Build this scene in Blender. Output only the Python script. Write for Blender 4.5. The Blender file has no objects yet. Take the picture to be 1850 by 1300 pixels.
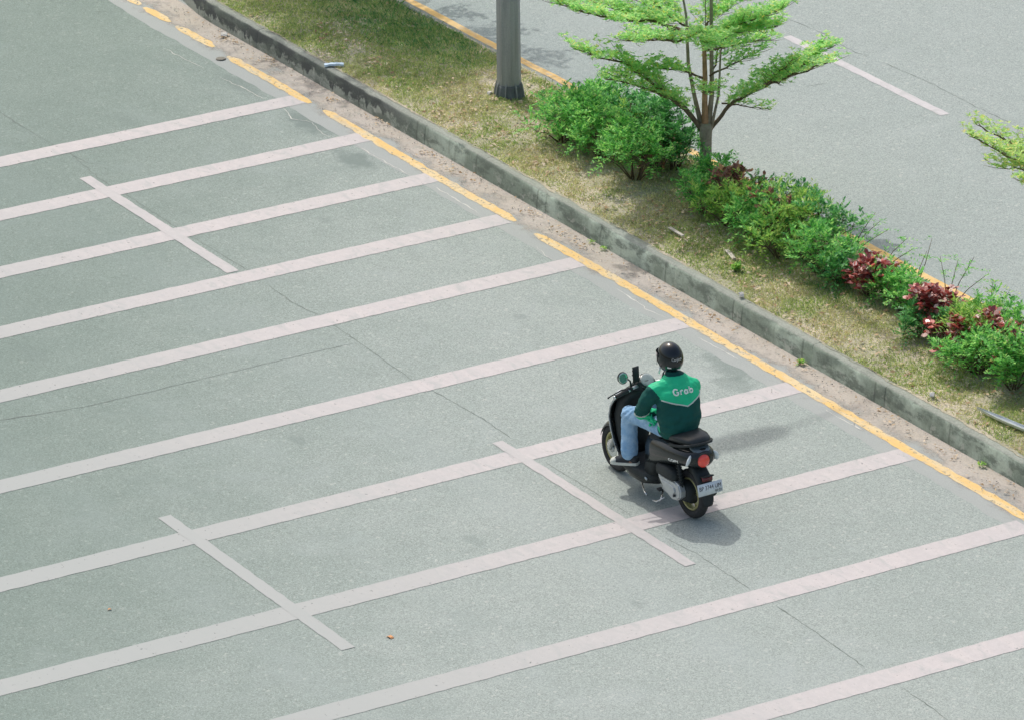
import bpy, bmesh, math, random
import numpy as np
from mathutils import Vector, Matrix, noise
from mathutils.bvhtree import BVHTree
random.seed(7); RNG = np.random.default_rng(11)
PI = math.pi
scene = bpy.context.scene
col = scene.collection

# ------------------------------------------------------------------ camera
CP = Vector((40.39763, -26.05077, 21.12464))
CR = Vector((0.51787753, 0.8553802, -0.01129517))
CU = Vector((-0.3178519, 0.20466371, 0.92578774))
CF = Vector((-0.79421221, 0.47585447, -0.37787496))
cam = bpy.data.cameras.new('camera')
cam.sensor_width = 36.0
cam.lens = 10683.4 / 1850 * 36
cam.clip_start = 5.0; cam.clip_end = 2000
camo = bpy.data.objects.new('camera', cam)
camo.matrix_world = Matrix(((CR.x, CU.x, -CF.x, CP.x), (CR.y, CU.y, -CF.y, CP.y), (CR.z, CU.z, -CF.z, CP.z), (0, 0, 0, 1)))
col.objects.link(camo); scene.camera = camo

# ------------------------------------------------------------------ light
SUN_DIR = Vector((-0.545, 0.035, 0.838)).normalized()      # towards the sun
world = bpy.data.worlds.new('World'); scene.world = world; world.use_nodes = True
wn = world.node_tree.nodes; wl = world.node_tree.links
bg = wn['Background']; sky = wn.new('ShaderNodeTexSky'); sky.sky_type = 'NISHITA'
sky.sun_disc = False
sky.sun_elevation = math.asin(SUN_DIR.z); sky.sun_rotation = math.atan2(SUN_DIR.x, SUN_DIR.y)
sky.air_density = 1.35; sky.dust_density = 5.0; sky.ozone_density = 0.3
wl.new(sky.outputs[0], bg.inputs[0]); bg.inputs[1].default_value = 0.15
sun = bpy.data.lights.new('sun', 'SUN'); sun.energy = 2.0; sun.angle = math.radians(0.5); sun.color = (1.0, 0.97, 0.93)
suno = bpy.data.objects.new('sun', sun); suno.rotation_euler = SUN_DIR.to_track_quat('Z', 'Y').to_euler()
col.objects.link(suno)
scene.view_settings.view_transform = 'Standard'; scene.view_settings.look = 'None'
scene.view_settings.exposure = 0.05; scene.view_settings.gamma = 1.0; scene.view_settings.use_curve_mapping = False

# ------------------------------------------------------------------ helpers
def tag(o, label=None, cat=None, group=None, kind=None):
    if label: o['label'] = label
    if cat: o['category'] = cat
    if group: o['group'] = group
    if kind: o['kind'] = kind
    return o
def empty(name, loc=(0, 0, 0), rz=0.0):
    o = bpy.data.objects.new(name, None); o.empty_display_size = 0.1
    o.location = loc; o.rotation_euler = (0, 0, rz); col.objects.link(o); return o
def link(name, me, mats, parent=None):
    o = bpy.data.objects.new(name, me); col.objects.link(o)
    for m in (mats if isinstance(mats, (list, tuple)) else [mats]): me.materials.append(m)
    if parent is not None: o.parent = parent
    return o
def smooth(me, flag=True):
    me.polygons.foreach_set('use_smooth', [flag] * len(me.polygons))
def mesh_py(verts, faces, sm=False):
    me = bpy.data.meshes.new('mesh'); me.from_pydata([tuple(v) for v in verts], [], faces); me.update()
    if sm: smooth(me)
    return me
def mesh_np(V, n):
    """V: (k*n,3) array of separate n-gons"""
    V = np.ascontiguousarray(V, dtype=np.float32); k = len(V) // n
    me = bpy.data.meshes.new('mesh'); me.vertices.add(len(V)); me.vertices.foreach_set('co', V.ravel())
    me.loops.add(len(V)); me.loops.foreach_set('vertex_index', np.arange(len(V), dtype=np.int32))
    me.polygons.add(k); me.polygons.foreach_set('loop_start', np.arange(0, len(V), n, dtype=np.int32))
    me.polygons.foreach_set('loop_total', np.full(k, n, dtype=np.int32)); me.update(calc_edges=True)
    return me

class NT:
    """tiny node-material builder"""
    def __init__(s, name):
        s.m = bpy.data.materials.new(name); s.m.use_nodes = True
        s.t = s.m.node_tree; s.n = s.t.nodes; s.p = s.n['Principled BSDF']; s.out = s.n['Material Output']
    def lk(s, a, b): s.t.links.new(a, b)
    def tc(s, kind='Object'):
        return s.n.new('ShaderNodeTexCoord').outputs[kind]
    def pos(s): return s.n.new('ShaderNodeNewGeometry').outputs['Position']
    def sep(s, v):
        q = s.n.new('ShaderNodeSeparateXYZ'); s.lk(v, q.inputs[0]); return q.outputs
    def mp(s, v, sc=(1, 1, 1), loc=(0, 0, 0)):
        q = s.n.new('ShaderNodeMapping'); q.inputs['Scale'].default_value = sc; q.inputs['Location'].default_value = loc
        s.lk(v, q.inputs[0]); return q.outputs[0]
    def noise(s, v, sc, det=3, ro=0.55, dist=0):
        q = s.n.new('ShaderNodeTexNoise'); q.inputs['Scale'].default_value = sc; q.inputs['Detail'].default_value = det
        q.inputs['Roughness'].default_value = ro; q.inputs['Distortion'].default_value = dist; s.lk(v, q.inputs['Vector']); return q.outputs['Fac']
    def vor(s, v, sc, out='Color'):
        q = s.n.new('ShaderNodeTexVoronoi'); q.inputs['Scale'].default_value = sc; s.lk(v, q.inputs['Vector']); return q.outputs[out]
    def math(s, op, a, b=None, c=None, clamp=False):
        q = s.n.new('ShaderNodeMath'); q.operation = op; q.use_clamp = clamp
        for i, x in enumerate((a, b, c)):
            if x is None: continue
            if isinstance(x, (int, float)): q.inputs[i].default_value = x
            else: s.lk(x, q.inputs[i])
        return q.outputs[0]
    def ramp(s, f, stops):
        q = s.n.new('ShaderNodeValToRGB'); e = q.color_ramp.elements
        while len(e) < len(stops): e.new(0.5)
        for i, (p, c) in enumerate(stops):
            e[i].position = p; e[i].color = (c if isinstance(c, tuple) else (c, c, c)) + (1,)
        s.lk(f, q.inputs[0]); return q.outputs[0]
    def mix(s, f, a, b, mode='MIX'):
        q = s.n.new('ShaderNodeMix'); q.data_type = 'RGBA'; q.blend_type = mode
        for i, x in ((0, f), (6, a), (7, b)):
            if isinstance(x, (int, float)): q.inputs[i].default_value = x
            elif isinstance(x, tuple): q.inputs[i].default_value = x + (1,)
            else: s.lk(x, q.inputs[i])
        return q.outputs[2]
    def step(s, f, lo, hi):
        q = s.n.new('ShaderNodeMapRange'); q.inputs[1].default_value = lo; q.inputs[2].default_value = hi
        q.interpolation_type = 'SMOOTHSTEP'; s.lk(f, q.inputs[0]); return q.outputs[0]
    def base(s, c, rough=0.8, spec=0.3, metal=0.0, coat=0.0):
        if isinstance(c, tuple): s.p.inputs['Base Color'].default_value = c + (1,)
        else: s.lk(c, s.p.inputs['Base Color'])
        if isinstance(rough, (int, float)): s.p.inputs['Roughness'].default_value = rough
        else: s.lk(rough, s.p.inputs['Roughness'])
        s.p.inputs['Specular IOR Level'].default_value = spec; s.p.inputs['Metallic'].default_value = metal
        s.p.inputs['Coat Weight'].default_value = coat
        return s
    def bump(s, h, strength=0.3, dist=0.01):
        q = s.n.new('ShaderNodeBump'); q.inputs['Strength'].default_value = strength; q.inputs['Distance'].default_value = dist
        s.lk(h, q.inputs['Height']); s.lk(q.outputs[0], s.p.inputs['Normal']); return s
    def alpha(s, f): s.lk(f, s.p.inputs['Alpha']); return s

def simple(name, c, rough=0.5, spec=0.5, metal=0.0, coat=0.0, var=0.12, sc=25.0, bump=0.0):
    t = NT(name); v = t.tc(); n = t.noise(v, sc, 4)
    k = t.ramp(n, [(0.3, tuple(x * (1 - var) for x in c)), (0.7, tuple(min(1, x * (1 + var)) for x in c))])
    t.base(k, t.math('ADD', t.math('MULTIPLY', n, 0.15), rough - 0.07), spec, metal, coat)
    if bump: t.bump(t.noise(v, sc * 3, 4), bump, 0.004)
    return t.m

# ------------------------------------------------------------------ materials of the setting
def asphalt(name, ca, cb, tracks=(), blotches=()):
    t = NT(name); v = t.pos(); o = t.sep(v)
    big = t.noise(v, 0.35, 4, 0.6); mid = t.noise(v, 2.3, 4, 0.6)
    k = t.mix(t.step(t.math('ADD', t.math('MULTIPLY', big, 0.6), t.math('MULTIPLY', mid, 0.4)), 0.38, 0.62), ca, cb)
    grain = t.vor(v, 100.0); g = t.sep(grain)[0]
    fine = t.noise(v, 130.0, 2, 0.6)
    k = t.mix(0.9, k, t.ramp(g, [(0.0, 0.70), (0.25, 0.91), (0.75, 1.055), (1.0, 1.28)]), 'MULTIPLY')
    k = t.mix(0.6, k, t.ramp(fine, [(0.3, 0.78), (0.7, 1.22)]), 'MULTIPLY')
    k = t.mix(t.math('MULTIPLY', t.step(t.noise(v, 0.9, 6, 0.7, 0.8), 0.52, 0.68), 0.30), k, (0.365, 0.405, 0.395))
    k = t.mix(t.math('MULTIPLY', t.step(t.noise(t.mp(v, (1, 1, 1), (7, 3, 0)), 0.7, 6, 0.7, 0.5), 0.56, 0.70), 0.28), k, (0.25, 0.295, 0.275))
    k = t.mix(t.math('MULTIPLY', t.step(t.noise(t.mp(v, (1, 1, 1), (2, 9, 0)), 7.0, 3, 0.6), 0.71, 0.76), 0.35), k, (0.21, 0.245, 0.23))
    spk = t.sep(t.vor(v, 38.0))[1]
    k = t.mix(t.math('MULTIPLY', t.step(spk, 0.975, 0.99), 0.25), k, (0.62, 0.62, 0.58))
    for (yc, w, amt) in tracks:
        d = t.math('ABSOLUTE', t.math('SUBTRACT', t.math('ADD', o[1], t.math('MULTIPLY', mid, 0.5)), yc + 0.25))
        f = t.math('MULTIPLY', t.step(d, w, 0.0), amt)
        k = t.mix(f, k, (0.33, 0.375, 0.365))
    if name == 'lot_asphalt':      # vignette painted into the colour: asphalt darker towards the view's left
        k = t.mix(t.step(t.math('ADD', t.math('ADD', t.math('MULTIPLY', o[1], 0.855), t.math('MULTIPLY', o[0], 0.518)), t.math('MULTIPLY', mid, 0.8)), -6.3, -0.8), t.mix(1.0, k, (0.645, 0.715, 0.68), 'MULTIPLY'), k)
    for (x, y, rx, ry, amt) in blotches:  # ragged dark blotches; the smaller ones are oil drips
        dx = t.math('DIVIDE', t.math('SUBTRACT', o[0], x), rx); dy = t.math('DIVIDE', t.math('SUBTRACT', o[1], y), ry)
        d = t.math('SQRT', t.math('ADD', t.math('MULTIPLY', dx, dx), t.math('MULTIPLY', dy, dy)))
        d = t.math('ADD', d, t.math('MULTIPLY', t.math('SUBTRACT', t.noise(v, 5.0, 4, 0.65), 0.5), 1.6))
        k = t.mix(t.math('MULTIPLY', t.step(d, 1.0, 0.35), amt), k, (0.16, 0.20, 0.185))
    t.base(k, 0.86, 0.25); t.bump(t.math('ADD', g, fine), 0.2, 0.003)
    return t.m
M = {}
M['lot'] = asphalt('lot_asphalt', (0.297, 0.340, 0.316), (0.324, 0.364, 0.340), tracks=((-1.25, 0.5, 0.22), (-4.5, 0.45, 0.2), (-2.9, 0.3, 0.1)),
                   blotches=((-10.75, 2.2, 0.55, 0.28, 0.75), (-9.55, 2.02, 0.42, 0.22, 0.75), (-12.2, 2.15, 0.5, 0.2, 0.45), (-2.75, 2.18, 0.5, 0.24, 0.55), (-2.35, 2.0, 0.3, 0.2, 0.4), (-6.6, -3.2, 0.4, 0.15, 0.25), (-3.4, -2.1, 0.16, 0.10, 0.35), (-8.2, 0.9, 0.14, 0.10, 0.3), (-4.9, 1.2, 0.10, 0.08, 0.35), (-0.6, -1.9, 0.22, 0.10, 0.3), (1.3, -1.4, 0.12, 0.08, 0.3), (-11.9, 0.6, 0.3, 0.12, 0.25)))
M['road'] = asphalt('road_asphalt', (0.302, 0.346, 0.328), (0.318, 0.360, 0.342))

def paint(name, ca, cb, edge=0.0, wear=0.5, worn_y=None):
    t = NT(name); v = t.pos(); o = t.sep(v)
    n1 = t.noise(t.mp(v, (1.2, 5, 1)), 1.6, 5, 0.65, 0.6); n2 = t.noise(v, 14, 4, 0.6)
    k = t.mix(t.step(n1, 0.40, 0.64), ca, cb)
    k = t.mix(0.5, k, t.ramp(n2, [(0.3, 0.90), (0.7, 1.06)]), 'MULTIPLY')
    fine = t.noise(v, 150, 2, 0.6)
    k = t.mix(0.5, k, t.ramp(fine, [(0.3, 0.86), (0.7, 1.12)]), 'MULTIPLY')
    if worn_y:
        f = t.step(o[1], worn_y[0], worn_y[1])
        k = t.mix(t.math('MULTIPLY', f, 0.85), k, (0.335, 0.365, 0.35))
    sm = t.noise(t.mp(v, (2.2, 5.0, 1)), 1.3, 5, 0.65, 1.2)
    k = t.mix(t.math('MULTIPLY', t.step(sm, 0.50, 0.70), 0.6), k, (0.37, 0.385, 0.375))
    pits = t.noise(v, 8.5, 3, 0.7)
    k = t.mix(t.math('MULTIPLY', t.step(pits, 0.70, 0.74), 0.6), k, (0.36, 0.38, 0.37))
    t.base(k, 0.7, 0.3)
    t.alpha(t.math('SUBTRACT', 1.0, t.math('MULTIPLY', t.step(t.math('ADD', t.noise(v, 22, 5, 0.7), t.math('MULTIPLY', n1, 0.25)), wear, wear + 0.05), 0.85)))
    return t.m
M['white'] = paint('white_paint', (0.49, 0.462, 0.456), (0.52, 0.486, 0.475), wear=0.765, worn_y=(0.2, -5.2))
M['bar'] = paint('thin_white_paint', (0.475, 0.455, 0.448), (0.505, 0.475, 0.468), wear=0.80, worn_y=(1.0, -5.0))
M['barr'] = paint('far_white_paint', (0.50, 0.485, 0.49), (0.53, 0.51, 0.51), wear=0.80)
M['yellow'] = paint('yellow_paint', (0.70, 0.475, 0.18), (0.66, 0.53, 0.31), wear=0.71)
M['yellow2'] = paint('far_yellow_paint', (0.70, 0.45, 0.15), (0.72, 0.50, 0.22), wear=0.82)

def gutter_mat():
    t = NT('gutter_dust'); v = t.pos(); o = t.sep(v)
    n = t.noise(v, 1.7, 5, 0.6); n2 = t.noise(v, 9, 5, 0.65); n3 = t.noise(v, 60, 4, 0.7)
    k = t.mix(t.step(n, 0.35, 0.62), (0.475, 0.435, 0.375), (0.50, 0.46, 0.41))
    k = t.mix(t.step(n2, 0.52, 0.72), k, (0.40, 0.39, 0.345))
    k = t.mix(0.8, k, t.ramp(n3, [(0.3, 0.78), (0.7, 1.18)]), 'MULTIPLY')
    spk = t.sep(t.vor(v, 55.0))[1]
    k = t.mix(t.math('MULTIPLY', t.step(spk, 0.95, 0.97), 0.5), k, (0.30, 0.22, 0.15))
    t.base(k, 0.95, 0.1); t.bump(t.math('ADD', n3, n2), 0.4, 0.008)
    # sand thins out away from the kerb, and where the wind has scoured it
    e = t.math('ADD', o[1], t.math('MULTIPLY', t.math('SUBTRACT', t.noise(t.mp(v, (1, 1.5, 1)), 1.5, 5, 0.65), 0.5), 1.1))
    e = t.math('ADD', e, t.math('MULTIPLY', t.math('SUBTRACT', n2, 0.5), 0.22))
    a = t.step(e, 2.38, 2.70)
    t.alpha(t.math('MULTIPLY', a, 0.93))
    return t.m
M['sand'] = gutter_mat()
def concrete_edge():
    t = NT('gutter_concrete'); v = t.pos(); o = t.sep(v)
    n = t.noise(v, 2.2, 5, 0.6); n3 = t.noise(v, 70, 4, 0.7)
    k = t.mix(n, (0.32, 0.35, 0.335), (0.38, 0.395, 0.38))
    k = t.mix(0.8, k, t.ramp(n3, [(0.3, 0.85), (0.7, 1.12)]), 'MULTIPLY')
    t.base(k, 0.9, 0.2); t.bump(n3, 0.3, 0.004)
    return t.m
M['gutter'] = concrete_edge()
def kerb_mat():
    t = NT('kerb_concrete'); v = t.pos(); o = t.sep(v)
    n = t.noise(v, 1.3, 5, 0.6); n2 = t.noise(t.mp(v, (3.0, 3.0, 1.2)), 2.6, 6, 0.65); n3 = t.noise(v, 45, 4, 0.7)
    k = t.mix(t.step(n, 0.40, 0.58), (0.50, 0.575, 0.475), (0.28, 0.33, 0.265))
    # rain streaks
    st = t.noise(t.mp(v, (9, 9, 0.9)), 2.0, 4, 0.6)
    k = t.mix(t.math('MULTIPLY', t.step(st, 0.5, 0.75), 0.5), k, (0.21, 0.24, 0.19))
    # black algae over the upper face at the left end, patchy bare concrete under it
    band = t.math('ADD', o[2], t.math('MULTIPLY', t.math('SUBTRACT', n2, 0.5), 0.42))
    left = t.step(t.math('ADD', o[0], t.math('MULTIPLY', n, 1.6)), -8.2, -10.0)
    k = t.mix(t.math('MULTIPLY', left, 1.0), k, (0.33, 0.355, 0.305))
    k = t.mix(t.math('MULTIPLY', t.math('MULTIPLY', left, t.step(band, 0.075, 0.10)), 0.95), k, (0.085, 0.092, 0.088))
    k = t.mix(t.math('MULTIPLY', t.step(t.noise(t.mp(v, (1.0, 1.0, 2.5)), 3.2, 6, 0.7), 0.46, 0.60), 0.75), k, (0.15, 0.175, 0.145))
    # pale scuffs low down
    sc = t.noise(t.mp(v, (4, 4, 5)), 1.5, 5, 0.7)
    k = t.mix(t.math('MULTIPLY', t.math('MULTIPLY', t.step(sc, 0.56, 0.62), t.step(o[2], 0.19, 0.05)), 0.6), k, (0.52, 0.53, 0.46))
    jx = t.math('ABSOLUTE', t.math('SUBTRACT', t.math('FRACT', t.math('DIVIDE', t.math('ADD', o[0], 121.3), 1.2)), 0.5))
    k = t.mix(t.math('MULTIPLY', t.step(t.math('ADD', jx, t.math('MULTIPLY', n3, 0.006)), 0.487, 0.498), 0.45), k, (0.09, 0.10, 0.085))
    # bare grey top
    topm = t.step(t.sep(t.n.new('ShaderNodeNewGeometry').outputs['Normal'])[2], 0.5, 0.8)
    k = t.mix(t.math('MULTIPLY', topm, 0.85), k, t.mix(n3, (0.24, 0.26, 0.225), (0.37, 0.385, 0.335)))
    k = t.mix(0.8, k, t.ramp(n3, [(0.3, 0.82), (0.7, 1.16)]), 'MULTIPLY')
    t.base(k, 0.92, 0.15); t.bump(t.math('ADD', n3, n2), 0.4, 0.006)
    return t.m
M['kerb'] = kerb_mat()
def soil_mat():
    t = NT('dry_soil'); v = t.pos()
    n = t.noise(v, 1.4, 5, 0.6); n3 = t.noise(v, 40, 5, 0.7)
    k = t.mix(t.step(n, 0.4, 0.62), (0.50, 0.45, 0.35), (0.36, 0.35, 0.24))
    k = t.mix(0.9, k, t.ramp(n3, [(0.3, 0.62), (0.7, 1.35)]), 'MULTIPLY')
    t.base(k, 0.95, 0.1); t.bump(n3, 0.6, 0.02)
    return t.m
M['soil'] = soil_mat()
def leaf_mat(name, stops, trans=0.35, rough=0.5, patch=None, spec=0.35):
    t = NT(name); r = t.n.new('ShaderNodeNewGeometry').outputs['Random Per Island']
    k = t.ramp(r, stops)
    if patch:
        v = t.pos(); n = t.noise(v, patch[0], 4, 0.6); n = t.math('ADD', n, t.math('MULTIPLY', t.step(t.sep(v)[0], -9.6, -12.5), 0.12)); k2 = t.ramp(r, patch[1])
        k = t.mix(t.step(n, patch[2], patch[3]), k, k2)
    t.base(k, rough, spec)
    tr = t.n.new('ShaderNodeBsdfTranslucent'); t.lk(k, tr.inputs[0])
    mx = t.n.new('ShaderNodeMixShader'); mx.inputs[0].default_value = trans
    t.lk(t.p.outputs[0], mx.inputs[1]); t.lk(tr.outputs[0], mx.inputs[2]); t.lk(mx.outputs[0], t.out.inputs[0])
    return t.m
G = lambda r, g, b: (r, g, b)
M['hedge'] = leaf_mat('hedge_leaf', [(0, G(.09, .29, .08)), (.35, G(.17, .53, .12)), (.75, G(.30, .74, .16)), (1, G(.54, .82, .22))], 0.42)
M['hedge_dark'] = leaf_mat('deep_green_leaf', [(0, G(.055, .22, .075)), (.5, G(.11, .41, .11)), (1, G(.24, .60, .15))], 0.35)
M['olive'] = leaf_mat('olive_leaf', [(0, G(.15, .36, .07)), (.4, G(.27, .56, .10)), (.8, G(.44, .70, .13)), (1, G(.64, .70, .16))], 0.4)
M['red'] = leaf_mat('red_leaf', [(0, G(.18, .03, .03)), (.35, G(.38, .065, .055)), (.62, G(.60, .13, .09)), (.82, G(.50, .30, .26)), (1, G(.72, .56, .52))], 0.15, 0.33, spec=0.8)  # palest tones paint highlights into the leaf colour
M['bronze'] = leaf_mat('bronze_leaf', [(0, G(.14, .07, .04)), (.5, G(.30, .12, .08)), (.85, G(.44, .22, .13)), (1, G(.60, .34, .12))], 0.2, 0.4)
M['crown'] = leaf_mat('young_leaf', [(0, G(.22, .56, .14)), (.25, G(.38, .76, .28)), (.65, G(.58, .90, .34)), (.93, G(.80, .93, .34)), (1, G(.92, .80, .16))], 0.58)
M['crown_yellow'] = leaf_mat('yellowing_leaf', [(0, G(.26, .56, .15)), (.4, G(.48, .76, .22)), (.8, G(.68, .82, .28)), (1, G(.84, .72, .24))], 0.48)
M['grass'] = leaf_mat('grass_blade', [(0, G(.56, .50, .27)), (.3, G(.76, .69, .42)), (.6, G(.66, .67, .30)), (.85, G(.48, .58, .22)), (1, G(.88, .80, .60))], 0.42, 0.6,
                      (0.9, [(0, G(.26, .40, .12)), (.4, G(.40, .54, .16)), (.75, G(.54, .62, .22)), (1, G(.74, .68, .36))], 0.44, 0.56))
M['grass_green'] = leaf_mat('green_grass_blade', [(0, G(.10, .29, .09)), (.5, G(.17, .40, .12)), (.85, G(.30, .46, .16)), (1, G(.46, .48, .24))], 0.4, 0.6)
M['litter'] = leaf_mat('dry_leaf', [(0, G(.28, .18, .09)), (.4, G(.46, .32, .18)), (.75, G(.60, .48, .32)), (1, G(.66, .56, .42))], 0.1, 0.7)
M['bark'] = simple('grey_brown_bark', (0.33, 0.285, 0.22), 0.85, 0.2, var=0.3, sc=14, bump=0.5)
M['bark_red'] = simple('reddish_bark', (0.42, 0.25, 0.15), 0.8, 0.2, var=0.3, sc=14, bump=0.4)
M['twig'] = simple('twig', (0.16, 0.12, 0.08), 0.85, 0.2, var=0.25)

# ------------------------------------------------------------------ ground sheets
def sheet(name, x0, x1, y0, y1, z, m, nx=1, ny=1, fn=None):
    vs, fs = [], []
    for i in range(nx + 1):
        for j in range(ny + 1):
            x = x0 + (x1 - x0) * i / nx; y = y0 + (y1 - y0) * j / ny
            vs.append((x, y, z) if fn is None else fn(x, y, i, j))
    for i in range(nx):
        for j in range(ny):
            a = i * (ny + 1) + j; fs.append((a, a + ny + 1, a + ny + 2, a + 1))
    return link(name, mesh_py(vs, fs), m)
tag(sheet('ground', -400, 400, -400, 400, -0.03, M['soil']), kind='structure', label='dry ground around the road and the car park')
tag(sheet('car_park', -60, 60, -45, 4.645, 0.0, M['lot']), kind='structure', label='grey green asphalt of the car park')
tag(sheet('road', -60, 60, 4.64, 40, 0.001, M['road']), kind='structure', label='pale grey asphalt road beyond the median')
def nz(x, y, s=1.0, seed=0.0): return noise.noise(Vector((x * s, y * s, seed)))
KX0, KX1 = -19.0, 30.0
def kcurve(x): return min(0.90, 0.13 * max(0.0, -14.1 - x) ** 2)
def kfront(x): return 2.84 + 0.006 * nz(x, 0, .6, 5) + kcurve(x)
def kback(x): return 4.735 - kcurve(x)
def gut(x, y, i, j):
    if j == 0: y = 2.23 + 0.05 * nz(x, 0, 0.8, 3) + 0.025 * nz(x, 0, 4, 5)
    return (x, y, 0.001)
tag(sheet('gutter', -16.6, 30, 2.23, 2.93, 0.001, M['gutter'], 800, 1, gut), kind='structure', label='concrete gutter strip along the near kerb')
tag(sheet('gutter_sand', -16.6, 30, 1.2, 2.90, 0.0022, M['sand']), kind='structure', label='pale sand blown against the near kerb')

def line_mesh(x0, x1, y0, y1, z, jag=0.009, stepx=0.035, skew=0.0):
    """painted strip whose edges wobble a little"""
    horiz = abs(x1 - x0) > abs(y1 - y0)
    L = abs(x1 - x0) if horiz else abs(y1 - y0); n = max(4, int(L / stepx)); vs, fs = [], []
    for i in range(n + 1):
        t = i / n
        for s in (0, 1):
            if horiz:
                x = x0 + (x1 - x0) * t; y = (y0, y1)[s] + jag * nz(x, s * 9.0 + y0, 9, 1.3)
            else:
                y = y0 + (y1 - y0) * t; x = (x0, x1)[s] + jag * nz(y, s * 9.0 + x0, 9, 1.3) + skew * t
            vs.append((x, y, z))
    for i in range(n): fs.append((2 * i, 2 * i + 1, 2 * i + 3, 2 * i + 2))
    return mesh_py(vs, fs)
STR = [(-11.62, 2.46), (-10.23, 2.45), (-8.81, 2.43), (-7.39, 2.42), (-5.97, 2.42), (-4.06, 2.42), (-2.14, 2.42), (-0.27, 2.42), (1.62, 2.36), (3.54, 2.4)]
for i, (x, ye) in enumerate(STR):
    tag(link('parking_line', line_mesh(x, x + 0.285, -22.0, ye, 0.0032), M['white']), kind='structure')
for (x0, x1, y0, y1) in ((-10.6, -7.43, -0.64, -0.51), (-2.38, 0.88, -0.645, -0.53), (-2.53, 0.77, -4.02, -3.89), (-10.6, -7.4, -4.02, -3.89), (-18.5, -15.95, 0.93, 1.06), (5.6, 8.8, -0.64, -0.52), (5.6, 8.8, -4.02, -3.9)):
    tag(link('crossbar_line', line_mesh(x0, x1, y0, y1, 0.0045), M['bar']), kind='structure')
for (x0, x1) in ((-10.35, -7.35), (-18.35, -15.35), (-2.35, 0.65), (5.65, 8.65)):
    tag(link('lane_dash', line_mesh(x0, x1, 7.835, 7.95, 0.0035), M['barr']), kind='structure')
def yl(x0, x1, y, w, z, seed, jag):
    n = int((x1 - x0) / 0.03); vs, fs = [], []
    for i in range(n + 1):
        x = x0 + (x1 - x0) * i / n; e = min(1.0, min(i, n - i) / 5.0)
        c = y + 0.016 * nz(x, seed, 0.9) + 0.008 * nz(x, seed, 2.6); 
        vs.append((x, c - w * (0.35 + 0.65 * e) + jag * nz(x, seed + 3, 7), z)); vs.append((x, c + w * (0.35 + 0.65 * e) + jag * nz(x, seed + 7, 7), z))
    for i in range(n): fs.append((2 * i, 2 * i + 1, 2 * i + 3, 2 * i + 2))
    return mesh_py(vs, fs)
for k, (a, b, ) in enumerate(((-16.2, -15.15), (-15.05, -14.45), (-14.3, -13.45), (-13.1, -11.3), (-11.03, -7.12), (-6.72, 30.0))):
    tag(link('yellow_line', yl(a, b, 2.475 if k < 5 else 2.47, 0.056, 0.0034, k, 0.018), M['yellow']), kind='structure')
tag(link('yellow_line', yl(-40, 30, 5.06, 0.05, 0.004, 30, 0.006), M['yellow2']), kind='structure')

# cracks: thin open joints in the asphalt
M['crack'] = simple('crack_shadow', (0.17, 0.195, 0.18), 0.95, 0.1)
M['seam'] = simple('pale_seam', (0.56, 0.56, 0.52), 0.95, 0.1)
def px(x, y, z=0.0):
    d = CF + (x - 925) / 10683.4 * CR - (y - 650) / 10683.4 * CU
    return CP + d * ((z - CP.z) / d.z)
def crack(name, polys, m, w=0.005, jit=0.014, z=0.0018):
    vs, fs = [], []
    for P in polys:
        pts = [px(*p, 0).xy for p in P]; pts = [Vector((p.x, p.y, 0)) for p in pts]; Q = []
        for a, b in zip(pts[:-1], pts[1:]):
            n = max(2, int((b - a).length / 0.04))
            for i in range(n): Q.append(a.lerp(b, i / n))
        Q.append(pts[-1])
        Q = [q + Vector((nz(q.x, q.y, 9, 1), nz(q.x, q.y, 9, 8), 0)) * jit + Vector((nz(q.x, q.y, 30, 1), nz(q.x, q.y, 30, 8), 0)) * jit * 0.6 for q in Q]
        b0 = len(vs)
        for i, q in enumerate(Q):
            t = (Q[min(i + 1, len(Q) - 1)] - Q[max(i - 1, 0)]).normalized(); nn = Vector((-t.y, t.x, 0))
            ww = w * (0.25 + 0.75 * abs(nz(q.x, q.y, 5, 2)) * 2) * min(1, (min(i, len(Q) - 1 - i) + 0.3) / 3)
            vs += [q + nn * ww + Vector((0, 0, z)), q - nn * ww + Vector((0, 0, z))]
        for i in range(len(Q) - 1): k = b0 + 2 * i; fs.append((k, k + 1, k + 3, k + 2))
    return tag(link(name, mesh_py(vs, fs), m), kind='structure')
crack('asphalt_crack', [[(-60, 165), (0, 203), (45, 232), (95, 262), (130, 280), (178, 322), (225, 350), (320, 412), (350, 430), (450, 490)],
    [(480, 512), (530, 548), (580, 572), (648, 618), (700, 655), (750, 690), (800, 715), (870, 755), (925, 792)],
    [(648, 618), (605, 628), (560, 638), (463, 661), (300, 700), (150, 735), (-40, 765)], [(985, 835), (1060, 880), (1140, 930)],
    [(1200, 970), (1260, 1000), (1320, 1040), (1358, 1066)], [(1400, 1092), (1450, 1125), (1500, 1160), (1562, 1204)], [(1625, 1238), (1670, 1268), (1720, 1306)],
    [(225, 20), (170, 22), (200, 22)], [(130, 280), (160, 296), (190, 295)]], M['crack'], 0.006)
crack('road_crack', [[(1405, 28), (1450, 45), (1490, 62), (1530, 88), (1570, 105)], [(1595, 113), (1640, 133), (1680, 150), (1752, 188), (1830, 225)], [(1500, 150), (1450, 158)]], M['crack'], 0.006, z=0.0025)
crack('asphalt_seam', [[(295, 87), (340, 110), (370, 125)], [(395, 140), (430, 155), (478, 180)], [(513, 195), (528, 215), (565, 222), (580, 240), (600, 250)],
    [(635, 262), (655, 270), (700, 295), (742, 318)], [(780, 335), (815, 355), (868, 388)], [(970, 445), (985, 462), (1000, 472)], [(1110, 520), (1150, 545), (1170, 560), (1205, 575)], [(1260, 610), (1300, 630), (1335, 650)], [(1480, 735), (1560, 778)]], M['seam'], 0.008, 0.02, 0.0027)

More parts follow.
